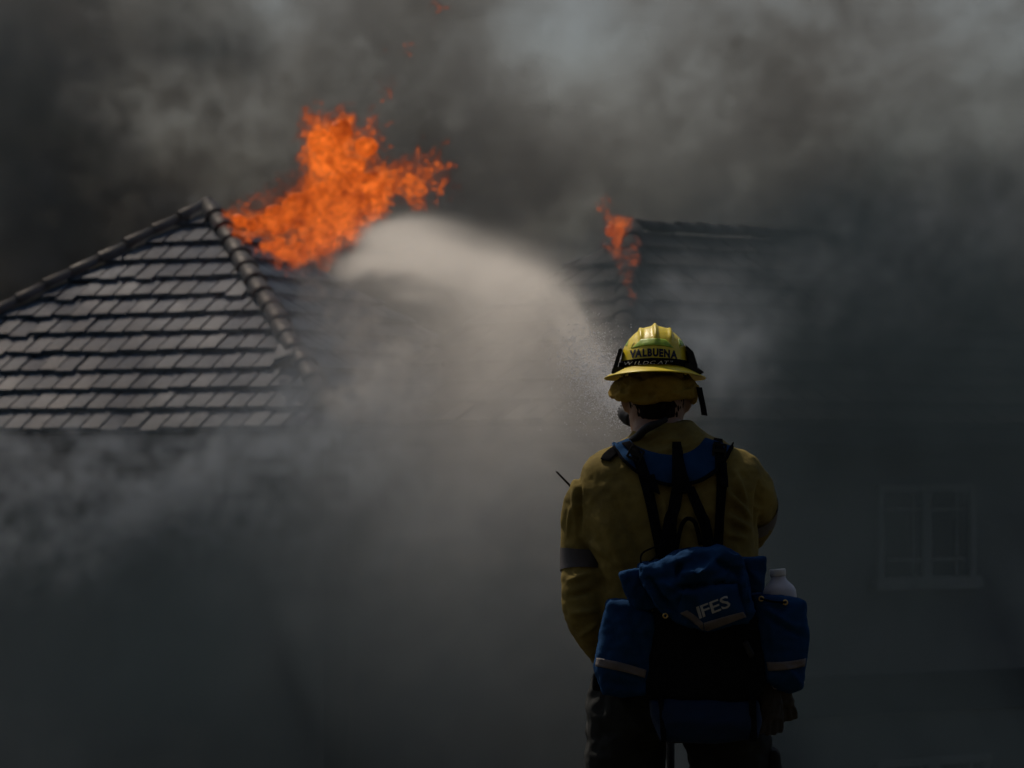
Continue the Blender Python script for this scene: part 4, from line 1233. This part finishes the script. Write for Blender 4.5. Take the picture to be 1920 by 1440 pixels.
tower = .06 * sstep(-4.6, -7.0, X + w1 * .5 - (Z - 8) * .15) * sstep(4.5, 8.0, Z + w2 * .6) * sstep(42.5, 46, Y) * sstep(64, 58, Y)      # column added over the left house to keep the sun off it
dens = np.maximum(dens, tower * billow) * sstep(74, 71, Y) * sstep(19, 16.5, Z) * (1 - .5 * sstep(10, 12.5, Z))
m_bank, _, _ = vmat('dark smoke', (.41, .475, .525), 1.0, .25, (.555, .57, .57))
m_bank.cycles.volume_step_rate = 1.6
volume('smoke_bank', mn, mx, dens, m_bank, 'thick dark smoke rising behind both houses')

# -- smoke drifting between the houses and the man
mn, mx, vox = (-8.5, 30, -2.0), (8.5, 55.5, 6.4), (.10, .20, .10)
n, (X, Y, Z) = grid(mn, mx, vox)
w1, w2 = fbm(n, vox, 4.0, 21, 2.5), fbm(n, vox, 4.0, 22, 2.5)
f = warp(fbm(n, (vox[0], vox[1] / 2.0, vox[2]), 3.25, 23, .9), vox, w1 * .26 - .5 * Z, w2 * .2, w1 * .12 + w2 * .22)
def plumes(lst):
    d = np.zeros_like(X)
    for cx, cy, D, rx, ry, rz, a, lo_, gain in lst:
        c0 = P(cx, cy, D)
        q = ((X - c0.x - w1 * .35 * min(1, rx)) / rx) ** 2 + ((Y - c0.y) / ry) ** 2 + ((Z - c0.z - w2 * .3 * min(1, rz)) / rz) ** 2
        d += a * np.exp(-q) * np.clip(lo_ + gain * f, 0, 3)
    return d
m_drift, _, _ = vmat('grey smoke', (.60, .67, .74), 1.0, .2)
m_drift.cycles.volume_step_rate = 1.5
volume('drifting_smoke', mn, mx, plumes(DRIFT), m_drift, 'pale grey smoke rolling out under the eave and over the roof')
m_shade, _, _ = vmat('shade-toned smoke', (.060, .084, .098), 1.0, .2)  # very low albedo puts the shade of the low smoke into its colour
mn, mx, vox = (-8.5, 22, -4.4), (8.5, 51, 9.0), (.22, .35, .22)
n, (X, Y, Z) = grid(mn, mx, vox)
w1, w2 = fbm(n, vox, 4.0, 26, 5), fbm(n, vox, 4.0, 27, 5)
f = warp(fbm(n, vox, 3.8, 28, 5), vox, w1 * .5, w2 * .3, w1 * .2 + w2 * .4)
volume('shade_toned_smoke', mn, mx, plumes(SHADE_SMOKE), m_shade, 'dark shade-toned smoke veiling the house on the right')

# -- the fan of water from the nozzle to the fire, with mist sinking below it
N0 = NOZ + ND * .05
TT = [0, .1, .2, .35, .5, .65, .8, 1.0]
def stream(t):
    x = N0.x + (-1.72 - N0.x) * t
    y = N0.y + 36.0 * t
    z = np.interp(t, TT, [N0.z, 2.22, 2.48, 2.88, 3.23, 3.55, 3.88, 4.24])
    return x, y, z
STREAK = fbm((64, 64, 24), (1, 1, 1), 3.0, 77, 14)
def lookup(fld, *p):
    n_, out = fld.shape, 0
    b = [np.floor(q).astype(np.int32) for q in p]
    t_ = [q - c for q, c in zip(p, b)]
    for i in (0, 1):
        for j in (0, 1):
            for k in (0, 1):
                out = out + (t_[0] if i else 1 - t_[0]) * (t_[1] if j else 1 - t_[1]) * (t_[2] if k else 1 - t_[2]) * fld[(b[0] + i) % n_[0], (b[1] + j) % n_[1], (b[2] + k) % n_[2]]
    return out
def spray_field(X, Y, Z, f):
    t = np.clip((Y - N0.y) / 36.0, 0, 1.2)
    cx_, _, cz_ = stream(t)
    dist = (Y - N0.y)
    rad = .016 + .026 * np.clip(dist, 0, 4) ** 1.0 + .0068 * np.clip(dist - 4, 0, 40)
    dx, dz = X - cx_, Z - cz_
    r2 = (dx ** 2 + dz ** 2) / rad ** 2
    streak = lookup(STREAK, dx / rad * 4.0, dz / rad * 4.0, np.clip(dist, 0, 40) * .10)
    core = np.exp(-r2 * np.where(dz > 0, 1.9, 1.1)) * np.clip(.60 + .30 * f + .95 * streak, .02, 4) / (rad * 9 + .18)
    hm = .40 + .062 * dist
    fall = np.exp(-((dx - .26 * np.maximum(-dz, 0)) / (rad * 1.15 + .004 * dist + .42 * np.maximum(-dz, 0))) ** 2) * np.where(dz < 0, np.exp(np.minimum(dz, 0) / (hm * .62)), np.exp(-(dz / (rad * .75)) ** 2)) * np.clip(.62 + .62 * f, 0, 3)
    mist = fall * .13 * (.22 + 1.7 * np.exp(-((dist - 5) / 7.5) ** 2)) * sstep(.2, 3, dist) 
    return (core * (1.3 + .9 * np.exp(-dist / 3.0) + 1.5 * sstep(8, 28, dist)) + mist) * sstep(0, .03, dist) * sstep(38, 34, dist)
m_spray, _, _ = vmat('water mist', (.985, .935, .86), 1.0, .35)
mn, mx, vox = (-4.2, N0.y + 3.2, -.6), (1.0, 48.5, 6.0), (.06, .22, .06)
n, (X, Y, Z) = grid(mn, mx, vox)
w1 = fbm(n, vox, 3.8, 31, 2.0)
f = warp(fbm(n, (vox[0], vox[1] / 3.0, vox[2]), 3.3, 32, 1.0), vox, w1 * .2, w1 * .3, w1 * .25)
dens = spray_field(X, Y, Z, f) * sstep(N0.y + 3.2, N0.y + 3.7, Y)
for cx, cy, D, rx, ry, rz, a in STEAM:
    c0 = P(cx, cy, D)
    q = ((X - c0.x - w1 * .16) / rx) ** 2 + ((Y - c0.y) / ry) ** 2 + ((Z - c0.z - f * .14) / rz) ** 2
    dens += a * np.exp(-q) * np.clip(.35 + .9 * f, 0, 3)
m_spray.cycles.volume_step_rate = 1.5
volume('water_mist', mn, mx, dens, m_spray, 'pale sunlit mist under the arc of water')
mn, mx, vox = (-.75, N0.y - .02, 1.2), (.55, N0.y + 3.9, 2.7), (.0105, .03, .0105)
n, (X, Y, Z) = grid(mn, mx, vox)
f = fbm(n, vox, 3.2, 41, .3)
dens = spray_field(X, Y, Z, f) * sstep(N0.y + 3.7, N0.y + 3.2, Y)
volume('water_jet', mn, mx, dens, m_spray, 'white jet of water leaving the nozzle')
# flying drops
rnd = np.random.default_rng(5)
V, Fc = [], []
octa = np.array([(1, 0, 0), (-1, 0, 0), (0, 1, 0), (0, -1, 0), (0, 0, 1), (0, 0, -1)], float)
for k in range(9000):
    d = .08 + 1.7 * rnd.random() ** 1.1
    t = d / 36.0
    x, y, z = stream(np.float64(t))
    rad = .018 + .030 * min(d, 4) + .0085 * max(0, d - 4)
    off = rnd.standard_normal(2) * rad * .8
    if rnd.random() < .25: off[1] -= abs(rnd.standard_normal()) * (.02 + .05 * d)
    c0 = np.array((x + off[0], y + rnd.uniform(-.1, .1), z + off[1]))
    r = (rnd.uniform(.0014, .0028) if rnd.random() < .25 else rnd.uniform(.0007, .0016)) * (1 + d * .05)
    o_ = len(V)
    V += [tuple(c0 + q * r) for q in octa]
    Fc += [tuple(i + o_ for i in fc) for fc in ((0, 2, 4), (2, 1, 4), (1, 3, 4), (3, 0, 4), (2, 0, 5), (1, 2, 5), (3, 1, 5), (0, 3, 5))]
M['drop'] = mat('water drop', (.85, .87, .9), .15, .03, 5, spec=.8)
tag(vf_obj('water_drops', (V, Fc), M['drop']), 'bright water drops flying in the spray', None, None, 'stuff')

# -- flames
def flame(name, blobs, D, half, vox, label, seed, wk=1.0, grain=.65):
    c0 = [(P(x, y, D), r * D / F_PX * (1.0 if wk == 1 else 1.35), a) for x, y, r, a in blobs]
    mn = tuple(min(c[i] - r * 1.9 for c, r, a in c0) if i != 1 else D - half for i in range(3))
    mx = tuple(max(c[i] + r * 1.9 for c, r, a in c0) if i != 1 else D + half for i in range(3))
    n, (X, Y, Z) = grid(mn, mx, vox)
    w1, w2, w3 = (fbm(n, vox, 3.6, seed + k, .7) for k in (0, 1, 2))
    f = warp(fbm(n, (vox[0], vox[1] / 1.6, vox[2] / 2.0), 3.6, seed + 3, .5 * wk), vox, w1 * .13 * wk, w2 * .10, w3 * .16 * wk)
    Xw, Yw, Zw = X + w1 * .075 * wk, Y + w2 * .08 * wk, Z + w3 * .085 * wk
    s_ = np.zeros_like(X)
    for c, r, a in c0:
        q = np.sqrt(((Xw - c.x) / r) ** 2 + ((Yw - c.y) / (r * 1.0)) ** 2 + ((Zw - c.z) / r) ** 2)
        s_ = np.maximum(s_, a * np.clip(1.25 - q, 0, 1))
    d = sstep(.03, .95, s_ + grain * .30 * f * sstep(.02, .3, s_))
    d = d * np.clip(.62 + .50 * f + .45 * sstep(.55, .95, s_), .03, 2.2)
    mt = bpy.data.materials.new(name + ' fire'); mt.use_nodes = True
    nt = mt.node_tree; nt.nodes.clear()
    out = nt.nodes.new('ShaderNodeOutputMaterial')
    at = nt.nodes.new('ShaderNodeAttribute'); at.attribute_name = 'density'
    cr = nt.nodes.new('ShaderNodeValToRGB')
    el = cr.color_ramp.elements
    el[0].position, el[0].color = 0.0, (.30, .028, .006, 1)
    el[1].position, el[1].color = 1.0, (1.0, .19, .024, 1)
    e2 = el.new(.45); e2.color = (.70, .105, .013, 1)
    nt.links.new(at.outputs['Fac'], cr.inputs['Fac'])
    av, ev_, ad = nt.nodes.new('ShaderNodeVolumeAbsorption'), nt.nodes.new('ShaderNodeEmission'), nt.nodes.new('ShaderNodeAddShader')
    av.inputs['Color'].default_value = (0, 0, 0, 1)
    mm, m2 = nt.nodes.new('ShaderNodeMath'), nt.nodes.new('ShaderNodeMath')
    mm.operation = m2.operation = 'MULTIPLY'
    pw = nt.nodes.new('ShaderNodeMath'); pw.operation = 'POWER'; pw.inputs[1].default_value = 1.55
    nt.links.new(at.outputs['Fac'], pw.inputs[0])
    mm.inputs[1].default_value, m2.inputs[1].default_value = FIRE_DENS * FIRE, FIRE_DENS
    nt.links.new(pw.outputs[0], mm.inputs[0]); nt.links.new(at.outputs['Fac'], m2.inputs[0])
    nt.links.new(cr.outputs['Color'], ev_.inputs['Color']); nt.links.new(mm.outputs[0], ev_.inputs['Strength'])
    nt.links.new(m2.outputs[0], av.inputs['Density'])
    nt.links.new(av.outputs[0], ad.inputs[0]); nt.links.new(ev_.outputs[0], ad.inputs[1])
    nt.links.new(ad.outputs[0], out.inputs['Volume'])
    mt.cycles.volume_step_rate = .35
    root = tag(empty(name), label, 'fire')
    # the burning heart of it, hidden inside the glow
    rs = random.Random(seed)
    em = bpy.data.materials.new(name + ' core'); em.use_nodes = True
    b = em.node_tree.nodes['Principled BSDF']
    b.inputs['Base Color'].default_value = (.02, .01, .005, 1)
    tn = em.node_tree.nodes.new('ShaderNodeTexNoise'); tn.inputs['Scale'].default_value = 7; tn.inputs['Detail'].default_value = 8
    c2 = em.node_tree.nodes.new('ShaderNodeValToRGB')
    c2.color_ramp.elements[0].position, c2.color_ramp.elements[1].position = .3, .65
    c2.color_ramp.elements[0].color, c2.color_ramp.elements[1].color = (.25, .022, .004, 1), (1, .16, .016, 1)
    tc = em.node_tree.nodes.new('ShaderNodeTexCoord')
    em.node_tree.links.new(tc.outputs['Object'], tn.inputs['Vector']); em.node_tree.links.new(tn.outputs['Fac'], c2.inputs['Fac'])
    em.node_tree.links.new(c2.outputs['Color'], b.inputs['Emission Color'])
    b.inputs['Emission Strength'].default_value = FIRE * .8
    CK = .58 if wk == 1 else .40
    todo = [q for q in c0 if q[2] >= (.88 if wk == 1 else .94)]
    while todo:                                   # one heart for each tongue that stands apart
        grp = [todo.pop()]
        grew = True
        while grew:
            grew = False
            for q in todo[:]:
                if any((q[0] - h[0]).length < (q[1] + h[1]) * .5 for h in grp):
                    grp.append(q); todo.remove(q); grew = True
        parts = [ring_loft([(c + Vector((0, .30 * r, r * CK * math.sin(t_))), Vector((r * CK * max(.02, math.cos(t_)), 0, 0)), Vector((0, r * .28 * max(.02, math.cos(t_)), 0)), 2) for t_ in np.linspace(-1.5, 1.5, 9)], 14) for c, r, a in grp]
        core = remesh('core', join(parts), .03 if wk == 1 else .015, 6)
        cc, nn = co_of(core), no_of(core)
        set_co(core, cc + nn * (nz3(cc, 5.0, seed) * .07 * wk)[:, None])
        link('core', core, em, root, True)
    g = volume('glow', mn, mx, d, mt, None)
    g.parent = root
    return root
flame('roof_fire', FIRE_A, 50.6, 1.1, (.036, .05, .036), 'large orange fire billowing over the ridge of the grey tiled roof', 51)
flame('small_fire', FIRE_B, 44.6, .5, (.022, .04, .022), 'narrow orange flame licking the veiled roof right of the spray', 61, .6)
# ------------------------------------------------------------------ settle empties at the base of what they carry
bpy.context.view_layer.update()
for o in [o for o in sc.objects if o.type == 'EMPTY']:
    pts = []
    st = list(o.children)
    while st:
        q = st.pop(); st += list(q.children)
        if q.type == 'MESH' and len(q.data.vertices): pts += [q.matrix_world @ Vector(b) for b in q.bound_box]
    if not pts: continue
    lo = Vector((min(p.x for p in pts), min(p.y for p in pts), min(p.z for p in pts)))
    hi = Vector((max(p.x for p in pts), max(p.y for p in pts), max(p.z for p in pts)))
    base = Vector(((lo.x + hi.x) / 2, (lo.y + hi.y) / 2, lo.z))
    if o.parent and o.parent.type == 'EMPTY': base = base - Vector(o.parent.get('_base', (0, 0, 0)))
    o['_base'] = tuple(base)
    o.location = base
    for q in o.children: q.matrix_parent_inverse = Matrix.Translation(-base)
for o in sc.objects:
    if '_base' in o: del o['_base']
